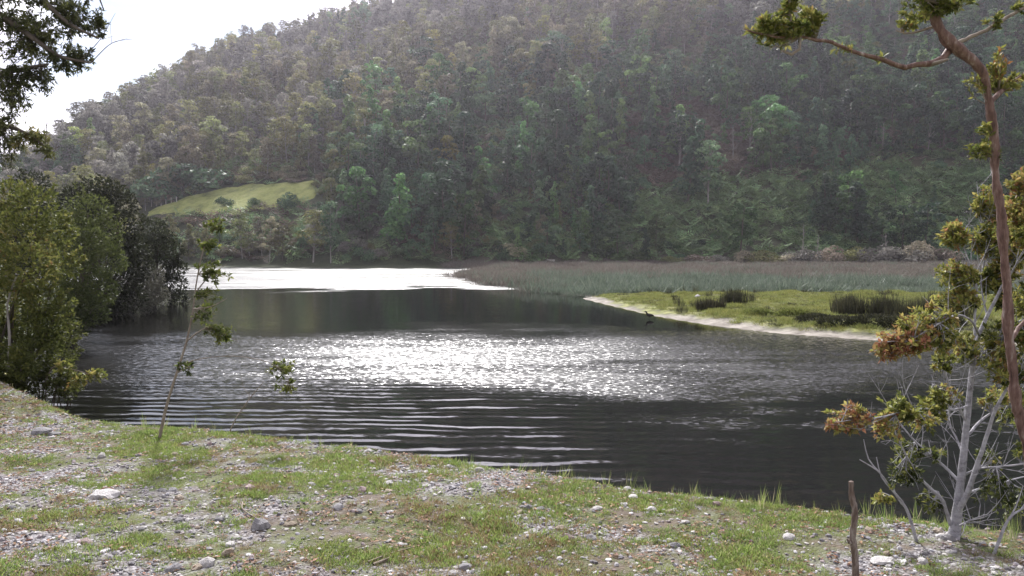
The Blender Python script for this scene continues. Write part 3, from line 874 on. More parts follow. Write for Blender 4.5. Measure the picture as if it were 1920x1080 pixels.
isf = in_poly(qpx, qpy, [(1290, 330), (1480, 340), (1640, 310), (1900, 320), (1930, 490), (880, 490), (930, 420), (1150, 400)])
iss = in_poly(qpx, qpy, [(1140, 240), (1280, 180), (1440, 250), (1400, 345), (1250, 360), (1160, 310)])
k_ &= (isf | iss | (rng.random(m_) < 0.35))
qx, qy, qz, isf = qx[k_], qy[k_], qz[k_], isf[k_]
gq = isf | ((rng.random(len(qx)) < 0.7) & ~iss[k_])
pi_ = np.where(gq, rng.integers(0, 3, len(qx)), rng.integers(3, 5, len(qx)))
scatter('bracken', fp, np.stack([qx, qy, qz - 0.1], 1), np.stack([rng.normal(size=len(qx)) * 0.2 + 0.55, rng.normal(size=len(qx)) * 0.15, rng.random(len(qx)) * 6.28], 1), 1.7 + 2.0 * rng.random(len(qx)), pi_, 'low bracken covering the open hillside between the trees')

# ---- meadow
def poly_sd(x, y, poly):
    best = np.full(np.shape(x), 1e9); n = len(poly)
    for i in range(n):
        ax, ay = poly[i]; bx, by = poly[(i + 1) % n]; ex, ey = bx - ax, by - ay
        t = np.clip(((x - ax) * ex + (y - ay) * ey) / (ex * ex + ey * ey), 0, 1)
        best = np.minimum(best, (x - ax - t * ex) ** 2 + (y - ay - t * ey) ** 2)
    return np.where(in_poly(x, y, poly), 1, -1) * np.sqrt(best)
mx0, my0 = MEADOW_XY.min(0) - 3; mx1, my1 = MEADOW_XY.max(0) + 3
v, f = grid_mesh(np.arange(mx0, mx1, 0.7), np.arange(my0, my1, 0.7), height)
sdm = poly_sd(v[:, 0], v[:, 1], MEADOW_XY) + (fbm(v[:, 0] / 3, v[:, 1] / 3, 3, 9) - .5) * 4
v[:, 2] += np.clip(sdm, -1, 1) * 0.35
f = f[(sdm > -1.0)[f].all(1)]
meadow_m = solid_mat('meadow_grass', [(0.3, (0.10, 0.12, 0.04)), (0.42, (0.20, 0.225, 0.07)), (0.55, (0.27, 0.30, 0.09)), (0.7, (0.33, 0.33, 0.13))], scale=0.35, bump=1.0, bscale=1.5, bdist=0.4)
link('meadow', new_mesh('meadow', v, f, meadow_m, True), kind='structure')


# ================================================================== haze
def haze_box():
    m, nt, l = mat_new('haze_air')
    pv = N(nt, 'ShaderNodeVolumePrincipled')
    pv.inputs['Color'].default_value = (0.92, 0.89, 1.0, 1)
    pv.inputs['Density'].default_value = 0.00018
    pv.inputs['Anisotropy'].default_value = 0.65
    out = N(nt, 'ShaderNodeOutputMaterial'); l(pv.outputs[0], out.inputs['Volume'])
    x0, x1, y0, y1, z0, z1 = -1020, 1020, -90, 1020, -2.0, 215.0
    v = np.array([(x, y, z) for z in (z0, z1) for y in (y0, y1) for x in (x0, x1)], float)
    f = np.array([[0, 2, 3, 1], [4, 5, 7, 6], [0, 1, 5, 4], [2, 6, 7, 3], [0, 4, 6, 2], [1, 3, 7, 5]])
    link('haze', new_mesh('haze', v, f, m), kind='stuff')
haze_box()

# ================================================================== single things on the far side
def at_ground(px, py, dmin=25.0):
    p = ground_hit(px, py, dmin); p[2] = float(height(p[0], p[1])); return p
def special_tree(nm, px, py, h, sh, va, pa, label, dmin=120.0, rz=1.0, wide=1.0, dist=None):
    p = at_ground(px, py, dmin)
    if dist:
        x_ = (px - 960) / F * dist; p = np.array([x_, dist, float(height(x_, dist))])
    e = place_tree(nm, sh, va, pa, p - [0, 0, 0.1], h, rz, label, 'shrub' if sh == 'shrub' else 'tree')
    e.scale = (e.scale[0] * wide, e.scale[1] * wide, e.scale[2])
    return e
special_tree('conifer_tree', 1142, 318, 23, 'column', 1, 'dark', 'tall dark conifer rising above the brown scrub halfway up the hill', rz=0.5, wide=0.75)
special_tree('conifer_tree', 1290, 385, 20, 'column', 0, 'dark', 'broad dark conifer standing at the edge of the ferny slope', rz=2.0)
special_tree('broadleaf_tree', 1040, 320, 15, 'round', 0, 'dark', 'big dark round tree above the reed edge, tallest of its clump', rz=2.0)
special_tree('broadleaf_tree', 840, 345, 11, 'round', 1, 'yellow', 'yellow-green tree alone among brown trees above the far water', rz=2.6)
special_tree('broadleaf_tree', 1592, 170, 12, 'round', 2, 'yellow', 'bright yellow-green tree high on the slope under the leafy branch tip', rz=0.6)
special_tree('meadow_bush', 420, 390, 6.5, 'shrub', 0, 'dark', 'dark round bush standing alone on the lower edge of the meadow', 110, 0.3, 0.6)
special_tree('meadow_bush', 476, 391, 5.5, 'shrub', 1, 'teal', 'blue-green bush on the meadow beside the dark round bush', 110, 1.3, 0.6)
special_tree('meadow_bush', 545, 398, 9, 'shrub', 2, 'dark', 'large dark bush at the lower corner of the meadow', 110, 2.3, 0.7)
special_tree('spreading_tree', 345, 366, 17, 'shrub', 1, 'teal', 'wide blue-green spreading tree at the upper side of the meadow', 130, 0.8, 1.4)
special_tree('spreading_tree', 290, 382, 13, 'shrub', 2, 'teal', 'pale blue-green rounded tree at the low tip of the meadow', 110, 2.1, 1.5)
special_tree('red_shrub', 1500, 300, 11, 'shrub', 0, 'brown', 'reddish brown shrub among blue-green trees on the slope', 150, 0.2)
special_tree('red_shrub', 955, 482, 6.5, 'shrub', 1, 'brown', 'reddish shrub at the shore beside the driftwood', 120, 0.2)
for k_, (px, py, h, w_, va) in enumerate([(1310, 496, 3.2, 1.5, 0), (1395, 494, 4.0, 1.3, 1), (1560, 494, 5.0, 1.4, 2), (1650, 492, 6.5, 1.4, 0), (1720, 492, 7.0, 1.3, 1)]):
    special_tree('marsh_shrub', px, py, h * 1.5 + 1.0, 'shrub', va, 'tawny' if k_ != 3 else 'grey',
                 ['low tawny shrub at the back of the marsh, nearest the reeds', 'tawny shrub in the row behind the marsh, second from the reeds', 'brown shrub beside the pale dead trunk behind the marsh',
                  'grey twiggy shrub behind the marsh, right of the dead trunk'.replace(', right of', ' past'), 'large tawny shrub behind the marsh below the red trunk'][k_], 120, k_ * 1.1, w_ * 0.8, 166 + 1.5 * (k_ % 3))
for k_, (px, h, pa) in enumerate([(1262, 3.0, 'olive'), (1345, 3.0, 'grey'), (1432, 4.2, 'olive'), (1470, 3.4, 'brown'), (1510, 4.6, 'grey'), (1602, 5.0, 'olive'), (1685, 5.6, 'grey'), (1760, 5.0, 'brown')]):
    special_tree('marsh_shrub', px, 495 - k_ % 2, h * 1.5 + 0.5, 'shrub', k_ % 3, 'tawny' if pa == 'brown' else pa, ['small olive shrub where the reeds meet the wood', 'small grey shrub between the two tawny shrubs of the marsh edge', 'olive shrub past the second tawny shrub of the marsh edge', 'low brown shrub short of the pale dead tree',
                 'grey shrub at the foot of the pale dead tree', 'olive shrub between the dead tree and the grey twiggy shrub', 'grey shrub beside the bare grey tree behind the marsh', 'brown shrub at the marsh edge behind the leafy crown of the white-barked tree'][k_], 120, k_ * 0.9, 1.2, 167 + 2.0 * (k_ % 2))
DEADT = [far_tree('bare', 900 + i)[0].mesh('trunk', pale_bark, True) for i in range(3)]
for k_, (px, py, h, lab) in enumerate([(1505, 488, 8.5, 'pale dead tree standing at the back of the marsh'), (1532, 486, 6.5, 'short bare tree beside the pale dead tree at the marsh'),
                                       (1660, 488, 7.0, 'bare grey tree among the twiggy shrubs behind the marsh'), (1375, 300, 9.0, 'white bare trunk on the slope above the reddish shrub'),
                                       (1655, 300, 10.0, 'white bare trunk standing in the ferns high on the slope')]):
    p = at_ground(px, py, 120)
    if k_ < 3:
        x_ = (px - 960) / F * 167; p = np.array([x_, 167, float(height(x_, 167))])
    o = link('dead_tree', DEADT[k_ % 3], loc=tuple(p), label=lab, cat='tree'); o.scale = (h / 10,) * 3; o.rotation_euler = (0, 0, k_ * 1.7)

# driftwood on the far shore
wood_grey = solid_mat('driftwood', [(0.3, (0.30, 0.28, 0.25)), (0.7, (0.58, 0.55, 0.50))], scale=6, stretch=(1, 1, 4))
def stick(nm, pts, rad, mat, label, cat, group=None, sides=7, side_twigs=(), step=0.08, rough=0.25):
    pts = np.asarray(pts, float); base = pts[0].copy(); mb = MB()
    pp, rr = smooth_path(pts - base, rad, step)
    tube(mb, pp, rr, sides, rough=rough)
    o = link(nm, mb.mesh(nm, mat, True), loc=tuple(base), label=label, cat=cat, group=group)
    for tw, r_ in side_twigs:
        m2 = MB(); p2, r2 = smooth_path(np.asarray(tw, float) - base, np.linspace(r_, r_ * 0.4, len(tw)), step); tube(m2, p2, r2, 5, rough=rough)
        link('branch', m2.mesh('branch', mat, True), o)
    return o
b0 = at_ground(1040, 494, 100); b0[2] += 0.35
stick('driftwood_log', [b0, b0 + [-3.0, 0.3, 0.25], b0 + [-6.5, 0.5, 0.1]], [0.22, 0.17, 0.08], wood_grey, 'bleached driftwood log with stubs lying on the far shore', 'log', step=0.5,
      side_twigs=[([b0 + [-2.0, 0.2, 0.2], b0 + [-1.6, 0.1, 0.8], b0 + [-1.5, 0, 1.3]], 0.08), ([b0 + [-4.0, 0.3, 0.2], b0 + [-4.6, 0.1, 0.7], b0 + [-4.8, 0, 1.1]], 0.07)])

# stones
import bmesh
def stone_mesh(seed, mat, sub=2, flat=0.6):
    bm = bmesh.new(); bmesh.ops.create_icosphere(bm, subdivisions=sub, radius=1.0)
    g = np.random.default_rng(seed); co = np.array([v.co[:] for v in bm.verts])
    sc = np.array([1.0, 0.7 + 0.25 * g.random(), flat * (0.75 + 0.4 * g.random())])
    k = np.ones(len(co))
    for q in range(7):                                   # knock flat facets off the ball
        d = rdir(1, g)[0]; lim = 0.62 + 0.3 * g.random(); pr = co @ d
        k = np.minimum(k, np.where(pr > lim, lim / np.maximum(pr, 1e-6), 1))
    co = co * k[:, None] * sc * (1 + 0.06 * g.normal(size=(len(co), 1)))
    for v_, c in zip(bm.verts, co): v_.co = c
    me = bpy.data.meshes.new('stone'); bm.to_mesh(me); bm.free(); me.materials.append(mat)
    return me
ST = {'grey': [(0.3, (0.10, 0.098, 0.095)), (0.5, (0.20, 0.195, 0.20)), (0.72, (0.31, 0.30, 0.30))],
      'white': [(0.3, (0.24, 0.225, 0.20)), (0.48, (0.42, 0.405, 0.39)), (0.72, (0.56, 0.545, 0.53))],
      'tan': [(0.3, (0.15, 0.12, 0.085)), (0.5, (0.28, 0.23, 0.17)), (0.72, (0.40, 0.34, 0.27))],
      'pinkish': [(0.3, (0.17, 0.12, 0.11)), (0.5, (0.29, 0.22, 0.21)), (0.72, (0.41, 0.33, 0.32))]}
STM = {k: solid_mat('stone_' + k, v, scale=2.2, rough=0.8, bump=0.5, bscale=9, bdist=0.05, objrand=0.25) for k, v in ST.items()}
STONES = {k: [stone_mesh(40 + 7 * i + 3 * len(k), STM[k], 2, 0.55 if i % 2 else 0.75) for i in range(4)] for k in ST}
for k_, (px, py, d, s_, lab) in enumerate([(1093, 497, 150, 0.7, 'white boulder at the foot of the wood behind the reeds'), (1140, 543, 40, 0.22, 'white stone at the tip of the green spit'),
                                           (1330, 527, 60, 0.28, 'white stone in the marsh behind the rush clumps'), (1308, 558, 30, 0.2, 'white stone beside the small rush clump on the spit')]):
    p = at_ground(px, py, d)
    o = link('stone', STONES['white'][k_], loc=tuple(p + [0, 0, s_ * 0.35]), label=lab, cat='stone'); o.scale = (s_, s_, s_)

# fence posts at the low end of the meadow
fence = link('wire_fence', None, loc=(0, 0, 0), label='row of pale fence posts with wire at the low tip of the meadow', cat='fence')
fpts = [at_ground(x_, 388 - (x_ - 285) * 0.12, 110) for x_ in (284, 293, 302, 311, 321, 331)]
fence.location = tuple(fpts[0])
for p in fpts:
    mb = MB(); tube(mb, np.array([[0, 0, -0.2], [0.02, 0, 0.7], [0, 0, 1.6]]), [0.09, 0.08, 0.08], 6)
    link('post', mb.mesh('post', wood_grey), fence, loc=tuple(p - fpts[0]))
mb = MB(); tube(mb, np.array([p - fpts[0] + [0, 0, 1.3] for p in fpts]), 0.012, 4)
link('wire', mb.mesh('wire', wood_grey), fence)

# ---- the marsh
def blades(seed, n, h, spread, w, lean=0.35, tint=(0.2, 0.9)):
    g = np.random.default_rng(seed); mb = MB()
    r = spread * np.sqrt(g.random(n)); a = g.random(n) * 6.283
    c = np.stack([r * np.cos(a), r * np.sin(a), np.zeros(n)], 1)
    d = np.stack([g.normal(size=n) * lean, g.normal(size=n) * lean, np.ones(n)], 1)
    leaves(mb, c, d, rdir(n, g), h * (0.55 + 0.55 * g.random(n)), w, tint[0] + (tint[1] - tint[0]) * g.random(n), 0.1)
    return mb
sedge_b = leaf_mat('sedge_brown', [(0, (0.085, 0.074, 0.062)), (0.5, (0.155, 0.136, 0.115)), (1, (0.25, 0.225, 0.19))], 0.3, 0.1, 0.15, 0.01)
sedge_t = leaf_mat('sedge_green', [(0, (0.075, 0.10, 0.075)), (0.5, (0.12, 0.155, 0.115)), (1, (0.19, 0.22, 0.165))], 0.3, 0.2, 0.15, 0.01)
rush_m = leaf_mat('rush', [(0, (0.022, 0.024, 0.014)), (0.5, (0.05, 0.052, 0.028)), (1, (0.095, 0.09, 0.05))], 0.25, 0.2, 0.2, 0.02)
turf_m = leaf_mat('spit_turf', [(0, (0.09, 0.11, 0.03)), (0.5, (0.20, 0.225, 0.065)), (1, (0.33, 0.33, 0.12))], 0.35, 0.1, 0.2, 0.02)
sp_b = [blades(500 + i, 46, 1.0, 0.75, 0.035).mesh('sedge', sedge_b) for i in range(3)]
sp_t = [blades(510 + i, 46, 1.0, 0.75, 0.035).mesh('sedge', sedge_t) for i in range(3)]
m_ = 30000
qx = rng.random(m_) * 140 - 12; qy = 54 + 135 * rng.random(m_) ** 1.25
sdq = lake_sd(qx, qy); qz = height(qx, qy)
qpx, qpy = proj(np.stack([qx, qy, qz], 1))
edge = fbm(qx / 5, qy / 5, 3, 14)
k_ = (qpx < 1960) & (sdq > -0.8 - 1.2 * ss(0.5, 0.7, edge) * (qy > 57)) & (hill(qx, qy) < 0.8) & ((qy > 56.5 + ss(2, 12, qx) * -2.0 + (edge - .5) * 3))
qx, qy, qz, edge = qx[k_], qy[k_], np.maximum(qz[k_], -0.05), edge[k_]
gt = 0.10 + 0.90 * ss(106, 74, qy + (fbm(qx / 14, qy / 14, 3, 6) - .5) * 60) * ss(-2, 6, qx)
isg = rng.random(len(qx)) < gt
pi_ = np.where(isg, 3 + rng.integers(0, 3, len(qx)), rng.integers(0, 3, len(qx)))
hs_ = (0.40 + 0.35 * rng.random(len(qx))) * (0.15 + 1.0 * edge + 0.9 * ss(0.45, 0.65, fbm(qx / 2.2, qy / 3.0, 3, 81))) * (1 + 0.15 * ss(130, 170, qy))
scatter('sedge', sp_b + sp_t, np.stack([qx, qy, qz - 0.02], 1), np.stack([np.zeros(len(qx)), np.zeros(len(qx)), rng.random(len(qx)) * 6.28], 1),
        np.stack([hs_ * 1.9, hs_ * 1.9, hs_], 1), pi_, 'brown and green sedge filling the marsh behind the spit')

# ---- turf on the spit
sp_g = [blades(520 + i, 60, 1.0, 0.9, 0.05, 0.6).mesh('turf', turf_m) for i in range(3)] + [blades(530, 60, 1.0, 0.8, 0.05, 0.5).mesh('turf', rush_m)]
m_ = 16000
qx = 3 + rng.random(m_) * 26; qy = 25 + rng.random(m_) * 33; sdq = lake_sd(qx, qy)
tus = np.abs(fbm(qx / 1.7, qy / 2.4, 3, 8) - 0.5)
k_ = (sdq > 0.8 + 0.9 * rng.random(m_)) & (qx < 0.66 * qy)
qx, qy, tus, sdq = qx[k_], qy[k_], tus[k_], sdq[k_]
qz = height(qx, qy)
darkp = 0.18 * ss(0.52, 0.62, fbm(qx / 1.3, qy / 2.0, 3, 77)) + ss(9, 13, qx) * ss(44, 36, qy) * ss(0.10, 0.03, tus) * 0.8
pi_ = np.where(rng.random(len(qx)) < darkp, 3, rng.integers(0, 3, len(qx)))
hs_ = (0.05 + 0.10 * rng.random(len(qx)) + 0.45 * tus) * (0.6 + 0.8 * fbm(qx / 2.2, qy / 2.2, 3, 71))
tallp = rng.random(len(qx)) < 0.002 + 0.012 * ss(0.56, 0.66, fbm(qx / 3.0, qy / 3.0, 2, 91))
hs_ = np.where(tallp, hs_ * 3.0 + 0.12, hs_); pi_ = np.where(tallp, 3, pi_)
scatter('turf', sp_g, np.stack([qx, qy, qz - 0.02], 1), np.stack([np.zeros(len(qx)), np.zeros(len(qx)), rng.random(len(qx)) * 6.28], 1),
        np.stack([hs_ * 0 + 0.28, hs_ * 0 + 0.28, hs_], 1), pi_, 'short bright green turf covering the spit')

# ---- rush clumps on the spit
for k_, (px, py, d, w_, h_, lab) in enumerate([(1326, 590, 39.0, 0.52, 0.62, 'small dark rush clump on the spit, nearest its tip'), (1374, 580, 42.0, 0.78, 0.95, 'dense upright rush clump in the middle of the spit'),
                                               (1585, 600, 35.5, 0.9, 1.0, 'wide dark rush clump where the spit turf ends'), (1645, 608, 34.0, 1.0, 1.15, 'tall dark rush clump next to the wide one on the spit'),
                                               (1705, 610, 33.5, 0.9, 1.0, 'dark rush clump half hidden behind the orange leaves'), (1775, 600, 34.5, 1.0, 1.2, 'dark rush clump behind the white-barked tree')]):
    p = P(px, py, d); p[2] = float(height(p[0], p[1])) - 0.03
    mbr = MB(); gg = np.random.default_rng(600 + k_)
    for q in range(9):
        b_ = blades(6000 + 10 * k_ + q, 130, h_ * (0.6 + 0.55 * gg.random()), w_ * 0.42, 0.028, 0.14, (0.1, 0.9)); off = np.array([gg.normal() * w_ * 0.45, gg.normal() * w_ * 0.3, 0])
        for vv in b_.v: vv += off
        mbr.merge(b_)
    link('rush_clump', mbr.mesh('rush_clump', rush_m), loc=tuple(p), label=lab, cat='rushes')
# tussocks along the eroded turf edge
for k_, (px, py, d, r_) in enumerate([(1490, 603, 35.0, 0.55), (1530, 612, 33.0, 0.6), (1580, 622, 31.5, 0.7), (1640, 628, 31.0, 0.75), (1700, 628, 30.5, 0.8), (1420, 600, 36.0, 0.45), (1750, 622, 31, 0.8)]):
    p = P(px, py, d); p[2] = float(height(p[0], p[1])) - 0.05; g = np.random.default_rng(700 + k_); mb = MB()
    n_ = 1100; d_ = rdir(n_, g); d_[:, 2] = np.abs(d_[:, 2]); pos = d_ * np.array([r_ * 1.5, r_, r_ * 0.5]) * (0.8 + 0.2 * g.random((n_, 1)))
    leaves(mb, pos, norm(d_ + 0.6 * rdir(n_, g) + [0, 0, 0.3]), rdir(n_, g), 0.16, 0.05, np.clip(0.15 + 0.6 * g.random(n_) * (0.3 + d_[:, 2]), 0, 1))
    link('grass_tussock', mb.mesh('grass_tussock', turf_m if k_ in (0, 5) else rush_m), loc=tuple(p),
         label=['bright green tussock at the inner end of the spit turf', 'dark tussock in front of the wide rush clump', 'dark grassy hummock at the waterside below the rushes', 'broad dark hummock beside the pale shore sand',
                'dark hummock just above the orange leaves', 'small green tussock below the middle rush clump', 'dark hummock behind the white-barked tree'][k_], cat='tussock')
# bird at the water's edge
def bird():
    mb = MB()
    tube(mb, np.array([[-0.16, 0, 0.10], [-0.10, 0, 0.115], [0, 0, 0.12], [0.07, 0, 0.14], [0.10, 0, 0.19], [0.12, 0, 0.235], [0.15, 0, 0.245], [0.165, 0, 0.24], [0.21, 0, 0.235]]),
         [0.008, 0.04, 0.065, 0.055, 0.03, 0.028, 0.032, 0.02, 0.005], 10)
    for s in (-1, 1): tube(mb, np.array([[0.01, 0.025 * s, 0.08], [0.015, 0.03 * s, 0.03], [0.02, 0.03 * s, 0.0]]), 0.007, 5)
    return mb
dark_feather = solid_mat('dark_feather', [(0.3, (0.015, 0.014, 0.014)), (0.7, (0.05, 0.045, 0.04))], scale=20)
p = P(1218, 599, 37.6); p[2] = max(0.02, float(height(p[0], p[1])))
o = link('bird', bird().mesh('bird', dark_feather, True), loc=tuple(p), label='small dark bird standing on the pale sand at the waterline', cat='bird'); o.rotation_euler = (0, 0, 2.9); o.scale = (1.3,) * 3

# ================================================================== left bank shrubs
def shrub(nm, label, base, lobes, leaf, per_m2, palm, g, bark=dark_bark, cat='shrub', stem_r=0.03, shoots=5, narrow=0.45, tint_j=0.5):
    """lobes: (centre xyz, radius, tint)"""
    base = np.asarray(base, float)
    Lf = MB(); St = MB()
    for c, r, tt in lobes:
        c = np.asarray(c, float) - base
        n_ = int(per_m2 * 4 * math.pi * r * r)
        d = rdir(n_, g); rad = r * (0.45 + 0.6 * g.random(n_) ** 0.5)
        # break the lobe into finer clumps
        cl = rdir(14, g); near = (d @ cl.T).max(1); rad = rad * (0.55 + 0.5 * near)
        pos = c + d * rad[:, None] * np.array([1.05, 1.05, 0.9])
        dr = norm(d * 0.7 + rdir(n_, g) + [0, 0, 0.15]); nr = norm(d * 0.5 + rdir(n_, g) + [0, 0, 0.4])
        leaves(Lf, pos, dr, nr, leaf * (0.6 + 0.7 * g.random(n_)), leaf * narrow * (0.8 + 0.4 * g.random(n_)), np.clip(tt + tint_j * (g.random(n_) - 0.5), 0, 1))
        for k in range(shoots):
            a = norm(rdir(1, g)[0] + [0, 0, 0.5]); e0 = c + a * r * 0.7; ln = r * (0.4 + 0.5 * g.random())
            t = np.linspace(0, 1, 5)[:, None]; pth = e0 + a * ln * t + np.array([0, 0, 0.15 * ln]) * t * t + g.normal(size=(5, 3)) * 0.015
            tube(St, pth, np.linspace(0.006, 0.002, 5) * max(1, leaf / 0.07), 3)
            q = 26; tt2 = g.random(q); pp = e0 + a * ln * tt2[:, None] + np.array([0, 0, 0.15 * ln]) * (tt2 ** 2)[:, None]
            leaves(Lf, pp, norm(a + rdir(q, g) * 1.1), rdir(q, g), leaf * 0.9, leaf * narrow, np.clip(tt + 0.15 + 0.4 * (g.random(q) - 0.5), 0, 1))
    for c, r, tt in lobes:
        c = np.asarray(c, float) - base; m = c * 0.5 + g.normal(size=3) * 0.12 * np.linalg.norm(c) * 0.3; m[2] = c[2] * 0.45
        pp, rr = smooth_path([np.array([g.normal() * 0.1, g.normal() * 0.1, -0.1]), m, c], [stem_r, stem_r * 0.7, stem_r * 0.3], 0.2)
        tube(St, pp, rr, 5)
    e = link(nm, None, loc=tuple(base), label=label, cat=cat)
    link('stem', St.mesh('stem', bark, True), e)
    link('foliage', Lf.mesh('foliage', palm), e)
    return e
def lobes_px(rows, g, jd=0.6):
    out = []
    for px, py, d, rpx, tt in rows:
        dd = d + jd * (g.random() - 0.5) * 2
        out.append((P(px, py, dd), rpx / F * dd, tt))
    return out
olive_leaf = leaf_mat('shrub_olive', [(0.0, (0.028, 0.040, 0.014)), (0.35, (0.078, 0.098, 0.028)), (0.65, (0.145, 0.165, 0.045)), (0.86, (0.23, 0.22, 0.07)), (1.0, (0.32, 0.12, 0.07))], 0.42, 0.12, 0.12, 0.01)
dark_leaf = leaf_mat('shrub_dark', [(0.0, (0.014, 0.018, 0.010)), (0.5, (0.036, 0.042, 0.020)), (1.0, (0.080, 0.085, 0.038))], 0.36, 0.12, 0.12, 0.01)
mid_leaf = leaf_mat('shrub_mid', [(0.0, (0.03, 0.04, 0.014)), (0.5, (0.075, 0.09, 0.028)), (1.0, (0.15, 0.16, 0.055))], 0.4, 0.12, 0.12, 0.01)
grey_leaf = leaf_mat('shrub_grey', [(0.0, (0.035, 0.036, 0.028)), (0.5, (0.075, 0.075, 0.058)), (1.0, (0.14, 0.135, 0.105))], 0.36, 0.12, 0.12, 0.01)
g = np.random.default_rng(31)
def on_land(px, d, off=0.0):
    x = (px - 960) / F * d; return np.array([x, d, float(height(x, d)) + off])
# A: big olive shrub at the frame edge
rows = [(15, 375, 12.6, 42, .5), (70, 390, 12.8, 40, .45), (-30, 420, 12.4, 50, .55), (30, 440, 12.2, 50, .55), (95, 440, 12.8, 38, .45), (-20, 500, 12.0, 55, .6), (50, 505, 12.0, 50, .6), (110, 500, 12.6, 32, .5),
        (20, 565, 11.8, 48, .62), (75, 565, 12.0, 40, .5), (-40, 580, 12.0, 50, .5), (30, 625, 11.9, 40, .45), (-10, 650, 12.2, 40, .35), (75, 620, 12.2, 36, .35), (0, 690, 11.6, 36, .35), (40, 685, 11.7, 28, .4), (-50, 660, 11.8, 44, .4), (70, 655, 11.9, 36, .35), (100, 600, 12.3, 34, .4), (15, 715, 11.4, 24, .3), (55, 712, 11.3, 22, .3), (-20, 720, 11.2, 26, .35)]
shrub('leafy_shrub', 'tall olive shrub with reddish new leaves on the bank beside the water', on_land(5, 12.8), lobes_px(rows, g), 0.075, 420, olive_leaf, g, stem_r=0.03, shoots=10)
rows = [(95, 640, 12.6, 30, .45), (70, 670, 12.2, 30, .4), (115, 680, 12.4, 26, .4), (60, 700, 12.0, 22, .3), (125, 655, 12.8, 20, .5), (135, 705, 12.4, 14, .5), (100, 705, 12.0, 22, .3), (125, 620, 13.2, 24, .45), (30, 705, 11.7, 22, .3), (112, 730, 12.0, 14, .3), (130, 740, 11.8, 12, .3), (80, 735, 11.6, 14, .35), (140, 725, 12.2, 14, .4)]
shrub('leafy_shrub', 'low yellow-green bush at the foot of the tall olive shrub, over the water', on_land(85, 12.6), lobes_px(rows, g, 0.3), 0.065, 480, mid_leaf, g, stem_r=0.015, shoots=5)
# B.. further along the shore
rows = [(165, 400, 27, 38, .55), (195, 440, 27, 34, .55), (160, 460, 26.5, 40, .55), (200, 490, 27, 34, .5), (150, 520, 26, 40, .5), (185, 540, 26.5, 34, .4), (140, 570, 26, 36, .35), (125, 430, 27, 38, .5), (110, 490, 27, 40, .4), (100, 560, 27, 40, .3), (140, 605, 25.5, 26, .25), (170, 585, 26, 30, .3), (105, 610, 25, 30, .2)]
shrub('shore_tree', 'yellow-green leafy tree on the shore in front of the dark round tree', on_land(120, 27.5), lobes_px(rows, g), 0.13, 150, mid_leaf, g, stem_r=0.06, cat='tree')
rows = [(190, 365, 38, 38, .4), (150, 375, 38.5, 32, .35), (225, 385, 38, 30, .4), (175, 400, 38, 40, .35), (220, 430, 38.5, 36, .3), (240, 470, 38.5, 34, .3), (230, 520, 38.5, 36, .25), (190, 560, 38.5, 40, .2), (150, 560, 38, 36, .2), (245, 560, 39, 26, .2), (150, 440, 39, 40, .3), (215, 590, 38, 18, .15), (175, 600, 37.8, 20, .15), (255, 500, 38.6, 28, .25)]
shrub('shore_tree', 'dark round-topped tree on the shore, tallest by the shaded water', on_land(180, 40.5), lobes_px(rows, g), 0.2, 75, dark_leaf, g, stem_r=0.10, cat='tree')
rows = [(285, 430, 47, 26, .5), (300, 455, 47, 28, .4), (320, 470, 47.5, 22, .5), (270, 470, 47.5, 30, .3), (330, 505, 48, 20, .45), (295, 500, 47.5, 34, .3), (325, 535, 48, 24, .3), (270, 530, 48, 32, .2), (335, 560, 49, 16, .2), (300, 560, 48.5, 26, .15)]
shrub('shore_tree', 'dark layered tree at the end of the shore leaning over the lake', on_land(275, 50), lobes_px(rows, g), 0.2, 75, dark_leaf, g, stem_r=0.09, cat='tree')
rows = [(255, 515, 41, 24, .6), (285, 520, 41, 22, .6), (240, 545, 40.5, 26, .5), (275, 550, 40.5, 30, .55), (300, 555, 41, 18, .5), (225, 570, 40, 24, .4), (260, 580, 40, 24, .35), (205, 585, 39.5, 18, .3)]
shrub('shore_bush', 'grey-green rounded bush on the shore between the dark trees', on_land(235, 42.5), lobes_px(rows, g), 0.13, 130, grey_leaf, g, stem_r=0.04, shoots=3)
# trees further back on the left land
rows = [(90, 400, 50, 46, .35), (40, 420, 50, 50, .35), (130, 420, 51, 40, .3), (-30, 420, 50, 50, .4), (70, 470, 50, 60, .3), (0, 490, 50, 60, .3), (130, 490, 50, 50, .25), (60, 350, 51, 30, .4)]
shrub('shore_tree', 'dim dark tree behind the tall olive shrub', on_land(40, 52), lobes_px(rows, g, 1.5), 0.26, 40, dark_leaf, g, stem_r=0.12, cat='tree')
# bare hanging stems by the shaded water
for k_, (pl, lab) in enumerate([([(222, 545), (226, 570), (219, 590), (214, 603)], 'pale bent stem hanging over the shaded water'), ([(15, 700), (18, 630), (14, 570), (30, 520)], 'thin pale stem standing in front of the olive shrub')]):
    dd = (39.0, 11.4)[k_]
    stick('bare_stem', [P(a, b, dd) for a, b in pl], [0.05 if k_ == 0 else 0.018] * 2 + [0.03 if k_ == 0 else 0.012] * 2, pale_bark, lab, 'stem', step=0.15)
